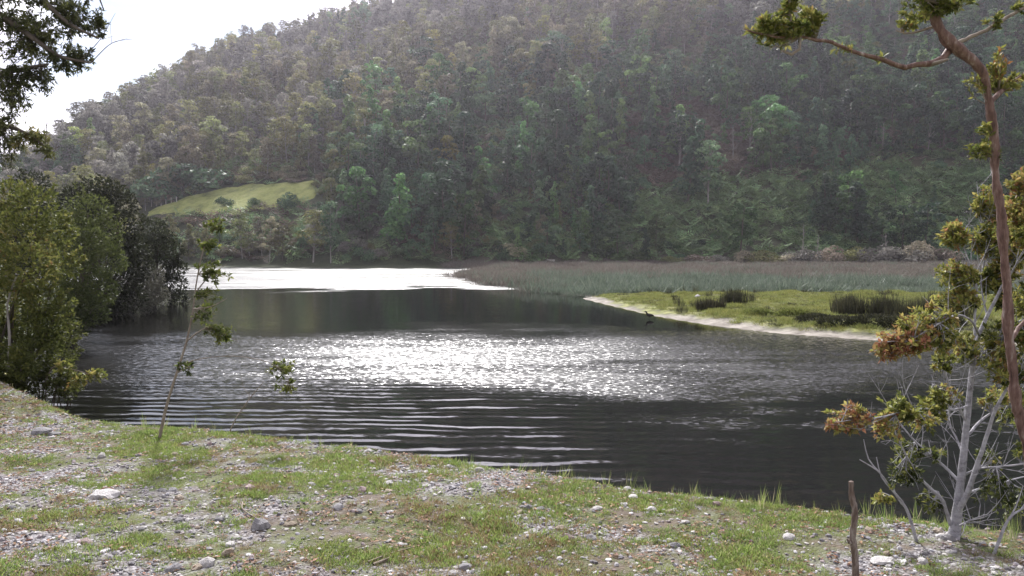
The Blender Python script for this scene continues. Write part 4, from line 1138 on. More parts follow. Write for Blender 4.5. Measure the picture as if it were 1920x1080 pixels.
# fern and dead bracken on the bank
fern_m = leaf_mat('fern', [(0, (0.03, 0.07, 0.03)), (1, (0.09, 0.17, 0.07))], 0.35, 0.3, 0.1, 0.01)
deadf = leaf_mat('dead_fern', [(0, (0.10, 0.065, 0.04)), (0.5, (0.22, 0.16, 0.12)), (1, (0.36, 0.29, 0.23))], 0.25, 0.1, 0.1, 0.01)
p = P(62, 690, 11.6); p[2] = bank_z(p[0], p[1])
o = link('fern', frond_clump(801, 13, 0.55, 0.34).mesh('fern', fern_m), loc=tuple(p), label='green fern at the foot of the olive shrub', cat='fern')
for k_, (px, d, s_, lab) in enumerate([(118, 10.3, 0.42, 'heap of brown dead fronds at the edge of the bank'), (160, 9.9, 0.34, 'smaller brown tangle of dead fronds by the water'), (85, 10.9, 0.36, 'dead frond tuft below the olive shrub')]):
    x = (px - 960) / F * d; mb = MB(); g = np.random.default_rng(820 + k_)
    for q in range(4):
        m2 = frond_clump(830 + q + 5 * k_, 9, 1.0, 0.30, 0.55)
        for vv in m2.v: vv += np.array([g.normal() * 0.5, g.normal() * 0.4, 0.08 * q])
        mb.merge(m2)
    for q in range(30):
        a = g.normal(size=3) * [0.8, 0.5, 0.12]; a[2] = abs(a[2]) + 0.05; e_ = a + g.normal(size=3) * [0.6, 0.4, 0.12]
        tube(mb, np.array([a, (a + e_) / 2 + g.normal(size=3) * 0.05, e_]), 0.012, 3, tint=0.3)
    o = link('dead_fern', mb.mesh('dead_fern', deadf), loc=(x, d, bank_z(x, d)), label=lab, cat='dead fern'); o.scale = (s_,) * 3

# ================================================================== near trees
def tuft(Lf, Tw, anchor, centre, rad, n_tw, n_lf, ln, wd, tint, g, tj=0.3, tw_r=0.0035, up=0.25):
    """twigs fan out from an anchor into an ellipsoid, leaves along them"""
    anchor = np.asarray(anchor, float); centre = np.asarray(centre, float); rad = np.asarray(rad, float)
    for k in range(n_tw):
        e = centre + rdir(1, g)[0] * rad * g.random() ** 0.4
        m = anchor * 0.45 + e * 0.55 + g.normal(size=3) * 0.12 * np.linalg.norm(e - anchor)
        pp, rr = smooth_path([anchor, m, e], [tw_r, tw_r * 0.7, tw_r * 0.35], 0.05)
        tube(Tw, pp, rr, 3)
        t = 0.35 + 0.65 * g.random(n_lf) ** 0.8; i = t * (len(pp) - 1); i0 = np.minimum(i.astype(int), len(pp) - 2)
        c = pp[i0] + (pp[i0 + 1] - pp[i0]) * (i - i0)[:, None]
        tan = norm(pp[i0 + 1] - pp[i0])
        d = norm(tan * 0.6 + rdir(n_lf, g) + [0, 0, up])
        nr = norm(rdir(n_lf, g) * 0.8 + [0, 0, 0.8])
        s = ln * (0.6 + 0.6 * g.random(n_lf))
        leaves(Lf, c, d, nr, s, s * wd, np.clip(tint + tj * (g.random(n_lf) - 0.5) + 0.12 * g.normal(), 0, 1))
def wpath(rows):
    return np.array([P(*r) for r in rows])
def bare_twigs(Tw, path, g, n, ln, r0, spread=0.9, up=0.3):
    for k in range(n):
        i = g.integers(1, len(path)); b0 = path[i]; tan = norm(path[i] - path[i - 1])
        a = norm(tan * 0.7 + rdir(1, g)[0] * spread + [0, 0, up]); l_ = ln * (0.4 + 0.8 * g.random())
        p1 = b0 + a * l_ * 0.5 + g.normal(size=3) * 0.06 * l_; p2 = b0 + a * l_ + np.array([0, 0, 0.12 * l_]) + g.normal(size=3) * 0.1 * l_
        pp, rr = smooth_path([b0, p1, p2], [r0, r0 * 0.7, r0 * 0.3], 0.05); tube(Tw, pp, rr, 4)
        for q in range(2):
            e = p1 + norm(a + rdir(1, g)[0] * 0.9) * l_ * 0.4; tube(Tw, np.array([p1, (p1 + e) / 2 + g.normal(size=3) * 0.01, e]), [r0 * 0.5, r0 * 0.4, r0 * 0.2], 3)

red_bark = solid_mat('red_bark', [(0.28, (0.04, 0.025, 0.022)), (0.45, (0.12, 0.068, 0.055)), (0.58, (0.18, 0.115, 0.095)), (0.68, (0.29, 0.24, 0.215)), (0.82, (0.40, 0.37, 0.345))], scale=22, rough=0.7, bump=0.6, bscale=60, stretch=(1.6, 1.6, 0.45), bdist=0.01)
twig_bark = solid_mat('twig_bark', [(0.3, (0.13, 0.10, 0.075)), (0.7, (0.30, 0.26, 0.21))], scale=10)
luma_leaf = leaf_mat('small_leaf', [(0.0, (0.03, 0.045, 0.012)), (0.35, (0.095, 0.12, 0.028)), (0.65, (0.21, 0.225, 0.055)), (0.85, (0.33, 0.29, 0.09)), (1.0, (0.28, 0.13, 0.05))], 0.42, 0.35, 0.0, 0.0)
# ---- the red-barked tree
g = np.random.default_rng(51)
D = 4.6
trunk_px = [(1998, 1085, D), (1942, 905, D), (1908, 760, D), (1893, 640, D), (1884, 480, D), (1868, 330, D), (1857, 200, D), (1838, 132, D - .02), (1788, 84, D - .05), (1755, 42, D - .05), (1746, -20, D - .05), (1768, -160, D), (1750, -300, D + .1)]
tp = wpath(trunk_px); base = tp[0].copy(); base[2] = bank_z(base[0], base[1]); tp[0] = base - [0, 0, 0.1]
e = link('red_barked_tree', None, loc=tuple(base), label='slender tree with reddish bark leaning in beside the white-barked tree', cat='tree')
pp, rr = smooth_path(tp - base, np.array([30, 21, 18, 17, 16, 15, 15, 16, 19, 18, 15, 12, 9]) * D / F / 2, 0.03)
pp = pp + np.c_[np.sin(np.arange(len(pp)) * 0.45) * 0.004, np.zeros(len(pp)), np.zeros(len(pp))]
rr = rr * (1 + 0.10 * np.sin(np.arange(len(rr)) * 0.37) + 0.08 * np.sin(np.arange(len(rr)) * 0.83) + 0.05 * g.normal(size=len(rr)))
mb = MB(); tube(mb, pp, rr, 14, rough=0.26); link('trunk', mb.mesh('trunk', red_bark, True), e)
Lf, Tw = MB(), MB()
brs = [([(1788, 84, D), (1768, 108, D - .05), (1745, 119, D - .1), (1716, 121, D - .12), (1697, 126, D - .15), (1660, 113, D - .2), (1600, 95, D - .28), (1545, 76, D - .35), (1500, 70, D - .4), (1440, 66, D - .45), (1395, 55, D - .5)], [15, 12, 11, 10, 10, 8, 7, 6, 5, 4, 2]),
       ([(1745, 119, D - .1), (1765, 116, D - .15), (1778, 112, D - .2)], [8, 7, 4]),
       ([(1795, 82, D), (1850, 56, D + .1), (1920, 14, D + .2), (1990, -30, D + .3)], [8, 7, 6, 4]),
       ([(1858, 190, D), (1885, 165, D + .1), (1920, 138, D + .2), (1990, 100, D + .3)], [10, 8, 7, 4]),
       ([(1748, 30, D), (1730, -5, D - .1), (1700, -60, D - .2)], [8, 6, 4]),
       ([(1750, 50, D), (1710, 62, D + .1), (1680, 58, D + .15)], [5, 4, 2]),
       ([(1500, 70, D - .4), (1498, 92, D - .45), (1485, 102, D - .45), (1466, 95, D - .45)], [4, 5, 5, 3]),
       ([(1480, 68, D - .4), (1482, 30, D - .45), (1480, -20, D - .5)], [4, 3, 2]),
       ([(1893, 640, D), (1930, 590, D + .2), (1980, 540, D + .4)], [9, 7, 4])]
for rows, w_ in brs:
    q, r_ = smooth_path(wpath(rows) - base, np.array(w_) * D / F / 2, 0.04)
    q = q + g.normal(size=q.shape) * 0.0025
    m2 = MB(); tube(m2, q, r_, 7, rough=0.2); link('branch', m2.mesh('branch', red_bark if w_[0] > 8 else twig_bark, True), e)
px_ = D / F
for (ax, ay, ad, cx_, cy_, rx, ry, nt_, nl_, tt) in [
        (1500, 70, -.4, 1455, 55, 65, 22, 34, 30, .55), (1530, 74, -.36, 1510, 45, 38, 26, 24, 30, .55), (1450, 66, -.44, 1425, 50, 42, 14, 16, 26, .65), (1482, 30, -.45, 1482, 5, 14, 26, 12, 26, .6), (1480, -10, -.5, 1495, -18, 26, 18, 10, 22, .5),
        (1600, 95, -.28, 1590, 92, 26, 10, 4, 10, .5), (1660, 112, -.2, 1645, 108, 20, 8, 3, 10, .6),
        (1748, 30, -.05, 1740, 15, 55, 24, 26, 28, .5), (1735, 0, -.1, 1790, 5, 45, 24, 20, 26, .5), (1690, 60, .15, 1700, 42, 30, 14, 10, 20, .6), (1730, -5, -.1, 1740, -30, 60, 26, 20, 26, .5),
        (1860, 50, .1, 1865, 38, 16, 18, 8, 18, .55), (1910, 20, .2, 1908, 10, 20, 16, 6, 18, .5),
        (1872, 176, .1, 1868, 120, 12, 44, 16, 24, .72), (1872, 176, .1, 1880, 155, 30, 18, 14, 22, .62), (1905, 148, .2, 1905, 150, 22, 14, 8, 18, .7),
        (1858, 200, 0, 1826, 146, 14, 12, 7, 16, .7), (1868, 290, 0, 1832, 275, 20, 26, 12, 20, .6), (1866, 260, 0, 1840, 240, 14, 16, 6, 16, .6), (1868, 300, 0, 1880, 290, 14, 16, 4, 12, .5),
        (1930, 590, .2, 1925, 560, 40, 40, 18, 22, .55), (1980, 540, .4, 1960, 500, 50, 50, 20, 22, .5)]:
    tuft(Lf, Tw, P(ax, ay, D + ad) - base, P(cx_, cy_, D + ad) - base, (rx * px_, (rx + ry) * 0.5 * px_, ry * px_), nt_, nl_, 0.036, 0.42, tt, g, 0.45)
link('twig', Tw.mesh('twig', twig_bark, True), e, kind='stuff'); link('foliage', Lf.mesh('foliage', luma_leaf), e)

# ---- the white-barked tree
white_bark = solid_mat('white_bark', [(0.3, (0.14, 0.135, 0.14)), (0.45, (0.29, 0.285, 0.305)), (0.65, (0.43, 0.425, 0.45))], scale=18, rough=0.8, bump=0.5, bscale=50, stretch=(1.0, 1.0, 1.6), bdist=0.01)
autumn_leaf = leaf_mat('autumn_leaf', [(0.0, (0.03, 0.042, 0.014)), (0.3, (0.12, 0.145, 0.036)), (0.52, (0.29, 0.30, 0.075)), (0.68, (0.38, 0.345, 0.11)), (0.84, (0.33, 0.20, 0.085)), (1.0, (0.30, 0.135, 0.08))], 0.42, 0.3, 0.0, 0.0)
g = np.random.default_rng(61)
D = 5.35; px_ = D / F
base = P(1788, 1002, D); base[2] = bank_z(base[0], base[1])
e = link('white_barked_tree', None, loc=tuple(base), label='white-barked branching tree with green and orange leaves at the edge of the bank', cat='tree')
tp = wpath([(1788, 1015, D), (1798, 930, D), (1806, 860, D), (1814, 780, D), (1822, 700, D), (1832, 640, D), (1852, 590, D + .05), (1875, 545, D + .1), (1895, 490, D + .15), (1900, 430, D + .2)])
pp, rr = smooth_path(tp - base, np.array([23, 16, 13, 11, 9.5, 8, 7, 6, 5, 4]) * px_ / 2, 0.06)
mb = MB(); tube(mb, pp, rr, 10, rough=0.18); link('trunk', mb.mesh('trunk', white_bark, True), e)
wb = [([(1795, 965, 0), (1820, 900, -.1), (1838, 850, -.15), (1862, 780, -.2), (1895, 715, -.25), (1930, 660, -.3)], [22, 19, 15, 12, 9, 6]),
      ([(1782, 985, 0), (1768, 940, -.1), (1750, 922, -.15), (1722, 892, -.2), (1700, 855, -.25), (1680, 815, -.3), (1672, 780, -.35)], [14, 12, 11, 9, 7, 5, 3]),
      ([(1800, 905, 0), (1776, 880, .1), (1748, 855, .2), (1716, 830, .25), (1690, 798, .3), (1670, 770, .35)], [12, 10, 8, 7, 5, 3]),
      ([(1806, 850, 0), (1792, 820, .1), (1778, 795, .15), (1770, 770, .2)], [9, 7, 5, 3]),
      ([(1812, 790, 0), (1800, 768, -.05), (1786, 740, -.1), (1775, 715, -.15), (1768, 690, -.2)], [10, 9, 7, 5, 3]),
      ([(1830, 655, 0), (1827, 605, .05), (1832, 545, .1), (1818, 490, .15), (1800, 440, .2)], [11, 9, 7, 5, 3]),
      ([(1826, 690, 0), (1850, 655, -.1), (1880, 630, -.15), (1915, 600, -.2)], [9, 7, 6, 4]),
      ([(1816, 815, 0), (1838, 790, .1), (1858, 775, .15), (1895, 752, .2), (1920, 735, .25)], [11, 9, 8, 6, 4]),
      ([(1808, 890, 0), (1838, 880, -.1), (1868, 876, -.2), (1915, 872, -.25), (1960, 860, -.3)], [9, 8, 7, 6, 4]),
      ([(1810, 925, 0), (1850, 912, .1), (1890, 900, .2), (1935, 888, .25)], [9, 8, 6, 4]),
      ([(1800, 985, -.1), (1820, 975, -.2), (1850, 965, -.3)], [8, 6, 3]),
      ([(1835, 630, 0), (1820, 600, -.2), (1790, 590, -.35), (1750, 610, -.5), (1700, 640, -.6), (1660, 640, -.65)], [8, 7, 6, 5, 4, 2]),
      ([(1816, 760, 0), (1780, 770, -.2), (1720, 770, -.35), (1650, 785, -.5), (1570, 795, -.6)], [8, 7, 6, 4, 2]),
      ([(1850, 590, .05), (1840, 540, .2), (1850, 470, .3), (1842, 400, .35), (1838, 345, .4)], [7, 6, 5, 4, 2]),
      ([(1875, 545, .1), (1905, 500, -.1), (1930, 440, -.2), (1925, 370, -.25)], [7, 6, 5, 3])]
for rows, w_ in wb:
    q, r_ = smooth_path(np.array([P(a, b, D + c) for a, b, c in rows]) - base, np.array(w_) * 0.52 * px_ / 2, 0.045)
    q = q + np.cumsum(g.normal(size=q.shape) * 0.002, 0)
    m2 = MB(); tube(m2, q, r_, 7, rough=0.22); bare_twigs(m2, q, g, 11, 0.30, 0.0032); link('branch', m2.mesh('branch', white_bark, True), e)
Lf, Tw = MB(), MB()
for (ax, ay, ad, cx_, cy_, rx, ry, nt_, nl_, tt) in [
        (1720, 635, -.55, 1692, 648, 50, 26, 34, 28, .88), (1690, 642, -.6, 1665, 655, 26, 22, 18, 26, .95), (1760, 605, -.45, 1745, 645, 52, 30, 30, 28, .52), (1780, 592, -.4, 1740, 600, 45, 30, 26, 26, .55), (1720, 630, -.5, 1715, 610, 36, 22, 18, 24, .72),
        (1640, 787, -.5, 1590, 785, 46, 26, 30, 26, .86), (1600, 792, -.55, 1575, 798, 32, 16, 16, 24, .9), (1680, 778, -.45, 1655, 805, 34, 26, 22, 24, .82), (1700, 772, -.4, 1690, 762, 55, 28, 30, 26, .45), (1760, 770, -.25, 1755, 760, 48, 30, 26, 26, .42), (1720, 772, -.4, 1720, 790, 40, 20, 16, 24, .62),
        (1800, 440, .2, 1785, 440, 26, 28, 20, 24, .58), (1825, 520, .1, 1790, 515, 40, 30, 26, 26, .5), (1827, 560, .1, 1790, 560, 45, 28, 26, 26, .55), (1840, 400, .35, 1845, 375, 22, 34, 20, 24, .62), (1850, 470, .3, 1855, 450, 45, 36, 34, 28, .5),
        (1850, 520, .25, 1860, 520, 50, 36, 34, 28, .45), (1895, 490, .15, 1900, 470, 42, 42, 34, 28, .5), (1925, 400, -.2, 1915, 390, 34, 40, 26, 26, .68), (1925, 370, -.25, 1915, 340, 24, 22, 14, 22, .75), (1900, 560, .1, 1905, 560, 40, 36, 28, 26, .45), (1880, 630, -.15, 1890, 620, 45, 30, 26, 26, .4),
        (1915, 600, -.2, 1915, 650, 32, 40, 22, 24, .5), (1895, 715, -.25, 1905, 700, 30, 40, 20, 24, .35), (1895, 752, .2, 1900, 790, 34, 34, 18, 22, .3), (1765, 690, -.2, 1775, 680, 30, 24, 12, 20, .45), (1750, 720, -.2, 1770, 735, 34, 16, 12, 20, .5),
        (1722, 892, -.2, 1700, 880, 40, 30, 16, 20, .25), (1700, 855, -.25, 1690, 900, 40, 24, 16, 20, .2), (1748, 855, .2, 1740, 850, 40, 26, 16, 20, .25), (1716, 830, .25, 1690, 845, 40, 24, 16, 20, .3), (1670, 930, -.1, 1655, 935, 26, 12, 12, 18, .72),
        (1868, 876, -.2, 1870, 930, 40, 34, 22, 24, .15), (1890, 900, .2, 1900, 950, 30, 30, 16, 22, .15), (1838, 880, 0, 1850, 850, 30, 24, 12, 20, .25), (1760, 922, 0, 1750, 950, 34, 24, 12, 20, .2), (1915, 872, -.2, 1915, 840, 24, 24, 12, 20, .3),
        (1880, 630, -.15, 1860, 660, 40, 30, 22, 24, .5), (1895, 715, -.25, 1880, 690, 40, 30, 22, 24, .5), (1895, 752, .2, 1885, 740, 40, 30, 22, 24, .48), (1858, 775, .1, 1860, 745, 34, 26, 18, 22, .5), (1826, 690, 0, 1805, 640, 34, 30, 18, 22, .52), (1925, 440, -.2, 1905, 430, 36, 40, 26, 24, .6), (1842, 400, .35, 1870, 400, 30, 40, 22, 24, .58)]:
    anchor = P(ax, ay, D + ad); anchor = anchor - base
    tuft(Lf, Tw, anchor, P(cx_, cy_, D + ad) - base, (rx * px_, (rx + ry) * 0.55 * px_, ry * px_), int(nt_ * (2.2 if cy_ < 590 else (1.5 if cy_ < 720 else 0.9))), int(nl_ * 0.85), 0.038, 0.5, tt - 0.06 if tt > 0.6 else tt, g, 0.45)
link('twig', Tw.mesh('twig', white_bark, True), e, kind='stuff'); link('foliage', Lf.mesh('foliage', autumn_leaf), e)
# small bare stems at its foot
for k_, (rows, lab) in enumerate([([(1722, 990, 5.25), (1700, 955, 5.2), (1672, 918, 5.15), (1648, 885, 5.1), (1612, 862, 5.05)], 'thin white bare stem leaning left of the white-barked tree'.replace('left of', 'out from')),
                                  ([(1862, 998, 5.0), (1890, 975, 5.0), (1915, 955, 5.0), (1960, 920, 5.0)], 'pale curved stem low beside the white-barked trunk')]):
    pts = wpath(rows); pts[0][2] = bank_z(pts[0][0], pts[0][1]) - 0.03
    tw = []
    gg = np.random.default_rng(70 + k_)
    for q in (1, 2, 3):
        tw.append(([pts[q], pts[q] + [-0.06 + 0.12 * k_, 0.02, 0.08], pts[q] + [-0.08 + 0.2 * k_, 0.05, 0.2]], 0.006))
    stick('bare_stem', pts, np.linspace(0.011, 0.003, len(pts)), white_bark, lab, 'stem', step=0.05, side_twigs=tw)

# ---- sapling by the water
g = np.random.default_rng(81)
D = 8.3; px_ = D / F
pts = wpath([(297, 822, D), (312, 762, D), (336, 685, D), (350, 640, D), (362, 580, D + .05), (370, 520, D + .1), (386, 455, D + .1), (418, 410, D + .1)])
base = pts[0].copy(); base[2] = bank_z(base[0], base[1]); pts[0] = base - [0, 0, 0.05]
e = link('sapling', None, loc=tuple(base), label='thin grey sapling with sparse leaf clumps standing at the water edge', cat='tree')
q, r_ = smooth_path(pts - base, np.array([7, 6, 5, 4, 3, 2.6, 2.2, 1.5]) * px_ / 2, 0.08)
mb = MB(); tube(mb, q, r_, 6, rough=0.2); link('trunk', mb.mesh('trunk', twig_bark, True), e)
Lf, Tw = MB(), MB()
for rows, w_ in [([(336, 685, 0), (380, 672, -.1), (440, 668, -.2), (500, 678, -.3), (535, 700, -.35), (545, 735, -.35)], [2.4, 1.8, 1.5, 1.3, 1.1, 0.8]), ([(350, 640, 0), (385, 615, .1), (420, 625, .15), (445, 640, .2)], [3, 2.5, 2, 1]),
                 ([(330, 700, 0), (352, 690, -.1), (372, 682, -.15)], [2.5, 2, 1]), ([(366, 550, 0), (390, 520, .1), (425, 495, .2)], [3, 2, 1]), ([(362, 580, 0), (395, 575, -.1), (425, 560, -.2)], [3, 2, 1])]:
    qq, r2 = smooth_path(np.array([P(a, b, D + c) for a, b, c in rows]) - base, np.array(w_) * px_ / 2, 0.08)
    m2 = MB(); tube(m2, qq, r2, 5); link('branch', m2.mesh('branch', twig_bark, True), e)
for (ax, ay, ad, cx_, cy_, rx, ry, nt_, nl_, tt) in [(400, 432, .1, 408, 425, 24, 18, 14, 14, .35), (386, 455, .1, 395, 462, 24, 16, 12, 14, .3), (372, 515, .1, 395, 500, 36, 14, 16, 14, .38), (390, 520, .1, 408, 522, 28, 14, 12, 14, .35), (366, 550, 0, 400, 552, 30, 14, 12, 14, .4),
        (362, 580, 0, 388, 590, 28, 22, 14, 14, .3), (385, 615, .1, 405, 622, 36, 16, 16, 14, .36), (420, 625, .15, 425, 638, 28, 12, 10, 14, .4), (352, 690, -.1, 352, 690, 22, 12, 8, 12, .25), (520, 690, -.3, 525, 690, 28, 18, 14, 14, .38), (540, 715, -.35, 538, 722, 20, 18, 10, 14, .42)]:
    tuft(Lf, Tw, P(ax, ay, D + ad) - base, P(cx_, cy_, D + ad) - base, (rx * px_, rx * px_, ry * px_), nt_, nl_, 0.05, 0.5, tt, g, 0.3, 0.003)
link('twig', Tw.mesh('twig', twig_bark, True), e, kind='stuff'); link('foliage', Lf.mesh('foliage', luma_leaf), e)
# second wispy seedling
D = 8.6
pts = wpath([(425, 822, D), (445, 780, D), (470, 745, D), (495, 715, D)]); pts[0][2] = bank_z(pts[0][0], pts[0][1]) - 0.03
stick('seedling', pts, [0.008, 0.006, 0.005, 0.003], twig_bark, 'wispy bare seedling next to the thin sapling', 'seedling', step=0.06, sides=4,
      side_twigs=[([pts[1], pts[1] + [0.1, 0, 0.12], pts[1] + [0.14, 0, 0.28]], 0.004), ([pts[2], pts[2] + [-0.08, 0, 0.12], pts[2] + [-0.1, 0, 0.25]], 0.003)])
# leaf spray over the water by the low bush
D = 11.8; px_ = D / F
g = np.random.default_rng(86)
p0 = P(60, 712, D); p0[2] = bank_z(p0[0], p0[1]); e = link('leafy_spray', None, loc=tuple(p0), label='arching leafy spray reaching over the water from the low bush', cat='branch')
Lf, Tw = MB(), MB()
qq, r2 = smooth_path(np.array([p0, P(90, 702, D), P(130, 692, D - .2), P(180, 706, D - .4)]) - p0, [0.012, 0.01, 0.007, 0.003], 0.08)
tube(Tw, qq, r2, 5)
for (ax, cx_, cy_, rx, ry) in [(120, 125, 690, 26, 16), (170, 178, 705, 26, 10), (140, 142, 720, 22, 14)]:
    tuft(Lf, Tw, P(ax, 696, D - .2) - p0, P(cx_, cy_, D - .3) - p0, (rx * px_, rx * px_, ry * px_), 14, 14, 0.07, 0.45, .62, g)
link('stem', Tw.mesh('stem', twig_bark, True), e); link('foliage', Lf.mesh('foliage', luma_leaf), e)

# ---- tall tree outside the frame whose boughs hang into the upper corner
g = np.random.default_rng(91)
D = 9.2; px_ = D / F
base = np.array([-7.9, 9.6, 0.0]); base[2] = bank_z(base[0], base[1])
e = link('overhanging_tree', None, loc=tuple(base), label='tall tree with dark narrow leaves hanging into the corner above the olive shrub', cat='tree')
top = [base, base + [0.1, -0.1, 2.0], base + [0.25, -0.2, 4.2], base + [0.3, -0.2, 6.3], base + [0.4, -0.2, 8.5]]
q, r_ = smooth_path(np.array(top) - base, [0.20, 0.16, 0.13, 0.10, 0.05], 0.2); mb = MB(); tube(mb, q, r_, 10, rough=0.15); link('trunk', mb.mesh('trunk', dark_bark, True), e)
Lf, Tw = MB(), MB()
for rows, w_ in [([(-140, -40, .3), (-60, 0, .1), (0, 28, 0), (60, 70, -.1), (110, 105, -.15), (170, 118, -.2)], [22, 18, 14, 10, 7, 3]), ([(-140, -90, .3), (0, -60, 0), (60, -30, -.1), (90, 8, -.15), (130, 45, -.2), (185, 72, -.25)], [20, 14, 11, 9, 7, 3]),
                 ([(-140, 160, .3), (-60, 150, .2), (0, 138, .1), (50, 128, 0), (90, 120, -.1)], [18, 14, 10, 7, 4]), ([(-150, 260, .3), (-60, 240, .2), (0, 235, .1), (50, 250, 0), (85, 275, 0)], [16, 12, 9, 6, 3]), ([(0, -60, 0), (90, -70, .1), (170, -30, .1), (195, 20, .1)], [9, 7, 5, 2])]:
    qq, r2 = smooth_path(np.array([P(a, b, D + c) for a, b, c in rows]) - base, np.array(w_) * px_ / 2, 0.1)
    m2 = MB(); tube(m2, qq, r2, 6, rough=0.2); bare_twigs(m2, qq, g, 7, 0.5, 0.006); link('branch', m2.mesh('branch', dark_bark, True), e)
for (ax, ay, cx_, cy_, rx, ry, nt_, nl_, tt) in [
        (0, 28, 20, 40, 60, 40, 40, 34, .4), (60, 70, 75, 50, 60, 40, 44, 34, .45), (90, 8, 100, 15, 60, 30, 40, 34, .4), (130, 45, 145, 40, 50, 36, 34, 30, .35), (185, 60, 180, 40, 22, 34, 16, 26, .35), (110, 105, 120, 110, 50, 30, 34, 30, .35),
        (60, 70, 40, 95, 55, 36, 36, 32, .45), (50, 128, 55, 140, 50, 28, 30, 30, .3), (150, 112, 155, 110, 34, 26, 16, 24, .3), (0, 138, 15, 165, 45, 40, 30, 28, .35), (20, 135, 30, 205, 40, 34, 22, 24, .4), (0, 235, 15, 245, 40, 26, 26, 28, .6), (50, 250, 55, 262, 44, 24, 26, 28, .68),
        (0, -60, 30, -20, 70, 40, 36, 30, .35), (170, -30, 175, -10, 30, 24, 16, 26, .35), (85, 275, 90, 285, 26, 18, 10, 18, .5), (-60, 0, -50, 60, 60, 80, 30, 30, .35), (-60, 150, -50, 190, 50, 60, 26, 28, .4), (75, 118, 85, 160, 26, 20, 10, 20, .35), (0, 235, 20, 290, 36, 20, 12, 20, .35), (0, 235, 10, 320, 30, 16, 8, 16, .3)]:
    tuft(Lf, Tw, P(ax, ay, D) - base, P(cx_, cy_, D) - base, (rx * px_, rx * px_, ry * px_), nt_, nl_, 0.062, 0.30, tt, g, 0.3, 0.004, -0.1)
tall_leaf = leaf_mat('hanging_leaf', [(0.0, (0.025, 0.030, 0.014)), (0.4, (0.065, 0.076, 0.030)), (0.75, (0.15, 0.16, 0.05)), (1.0, (0.26, 0.21, 0.08))], 0.35, 0.3, 0.0, 0.0)
for k in range(40):                                       # the rest of the crown above and outside the frame
    a_ = g.random() * 6.283; r0 = 0.6 + 2.2 * g.random(); z0 = 6.2 + 3.2 * g.random()
    c = np.array([0.3 + r0 * math.cos(a_), -0.2 + r0 * math.sin(a_), z0])
    if proj(c + base)[0] > 60 and proj(c + base)[1] > -60: continue
    tuft(Lf, Tw, np.array([0.3, -0.2, z0 - 0.5]), c, (0.6, 0.6, 0.4), 8, 26, 0.062, 0.3, .4, g, 0.3, 0.006, -0.1)
link('twig', Tw.mesh('twig', dark_bark, True), e, kind='stuff'); link('foliage', Lf.mesh('foliage', tall_leaf), e)

# ================================================================== the bank: stake, stones, sticks, grass
stake_m = solid_mat('weathered_stake', [(0.3, (0.045, 0.032, 0.026)), (0.5, (0.13, 0.095, 0.075)), (0.68, (0.28, 0.245, 0.215))], scale=30, rough=0.85, bump=0.6, bscale=40, stretch=(1.5, 1.5, 0.35), bdist=0.01)
D = 3.95
pts = wpath([(1606, 1120, D), (1604, 1060, D), (1599, 1010, D), (1603, 960, D), (1597, 930, D), (1596, 903, D)]); pts[0][2] = bank_z(pts[0][0], pts[0][1]) - 0.1
mbp = pts[3]
stick('wooden_stake', pts, np.array([14, 13, 12, 12, 10, 9]) * D / F / 2, stake_m, 'crooked weathered wooden stake standing in the turf before the dark water', 'stake', sides=10, step=0.015, rough=0.32,
      side_twigs=[([pts[2] + [-0.015, -0.01, -0.02], pts[2] + [-0.03, -0.015, -0.005], pts[2] + [-0.035, -0.015, 0.005]], 0.009)])

def bank_hit(px, py):
    p = ray_hit(px, py, np.arange(2.6, 14, 0.015), True)
    if p is None: p = P(px, py, 6)
    return np.array([p[0], p[1], bank_z(p[0], p[1])])
def put_stone(kind, va, p, s, rz, label, group=None, flat=1.0, tilt=(0, 0)):
    o = link('stone', STONES[kind][va], loc=(p[0], p[1], p[2] + s * 0.06 * flat), label=label, cat='stone', group=group)
    o.scale = (s, s, s * flat); o.rotation_euler = (tilt[0], tilt[1], rz); return o
for (px, py, kind, va, s_, rz, flat, lab) in [
        (196, 932, 'white', 1, 0.115, 0.1, 0.9, 'large flat pale stone in the turf, biggest on the bank'), (489, 990, 'grey', 2, 0.066, 1.2, 1.5, 'upright blue-grey stone standing in the gravel'), (546, 985, 'tan', 1, 0.055, 0.2, 0.8, 'flat mossy stone in bright grass beside the upright grey stone'),
        (388, 1060, 'white', 2, 0.055, 0.4, 1.1, 'white rounded stone beside reddish leaf litter'), (428, 1042, 'tan', 0, 0.050, 0.9, 1.2, 'tan angular stone beside the white rounded stone'), (325, 1068, 'grey', 0, 0.05, 0.4, 1.0, 'dark grey stone in the purplish gravel'),
        (872, 1066, 'grey', 3, 0.052, 1.9, 1.1, 'pale grey stone beside the broken sticks'), (850, 1075, 'white', 3, 0.04, 0.3, 0.8, 'flat white stone touching the pale grey stone by the sticks'), (800, 912, 'white', 1, 0.04, 0.3, 0.9, 'small white stone in the middle of the turf'),
        (728, 922, 'tan', 3, 0.05, 1.3, 0.8, 'flat tan stone in the upper turf'), (1222, 958, 'white', 0, 0.05, 0.6, 0.8, 'pale flat stone near the water edge grass'), (1480, 1010, 'white', 2, 0.05, 0.6, 0.9, 'pale stone before the crooked stake'), (1655, 1055, 'white', 1, 0.075, 0.2, 0.8, 'broad pale stone beside the crooked stake'),
        (440, 1010, 'white', 3, 0.05, 0.1, 0.7, 'flat pale stone below the upright grey stone'), (80, 812, 'grey', 1, 0.12, 0.3, 0.9, 'dark grey stone at the top of the gravel patch'), (100, 816, 'grey', 3, 0.09, 1.3, 0.8, 'second dark stone touching the one above the gravel')]:
    p = bank_hit(px, py); put_stone(kind, va, p, s_, rz, lab, None, flat)
g = np.random.default_rng(111)
cnt = 0
WORDS = {'grey': 'grey', 'white': 'whitish', 'tan': 'tan', 'pinkish': 'pinkish'}
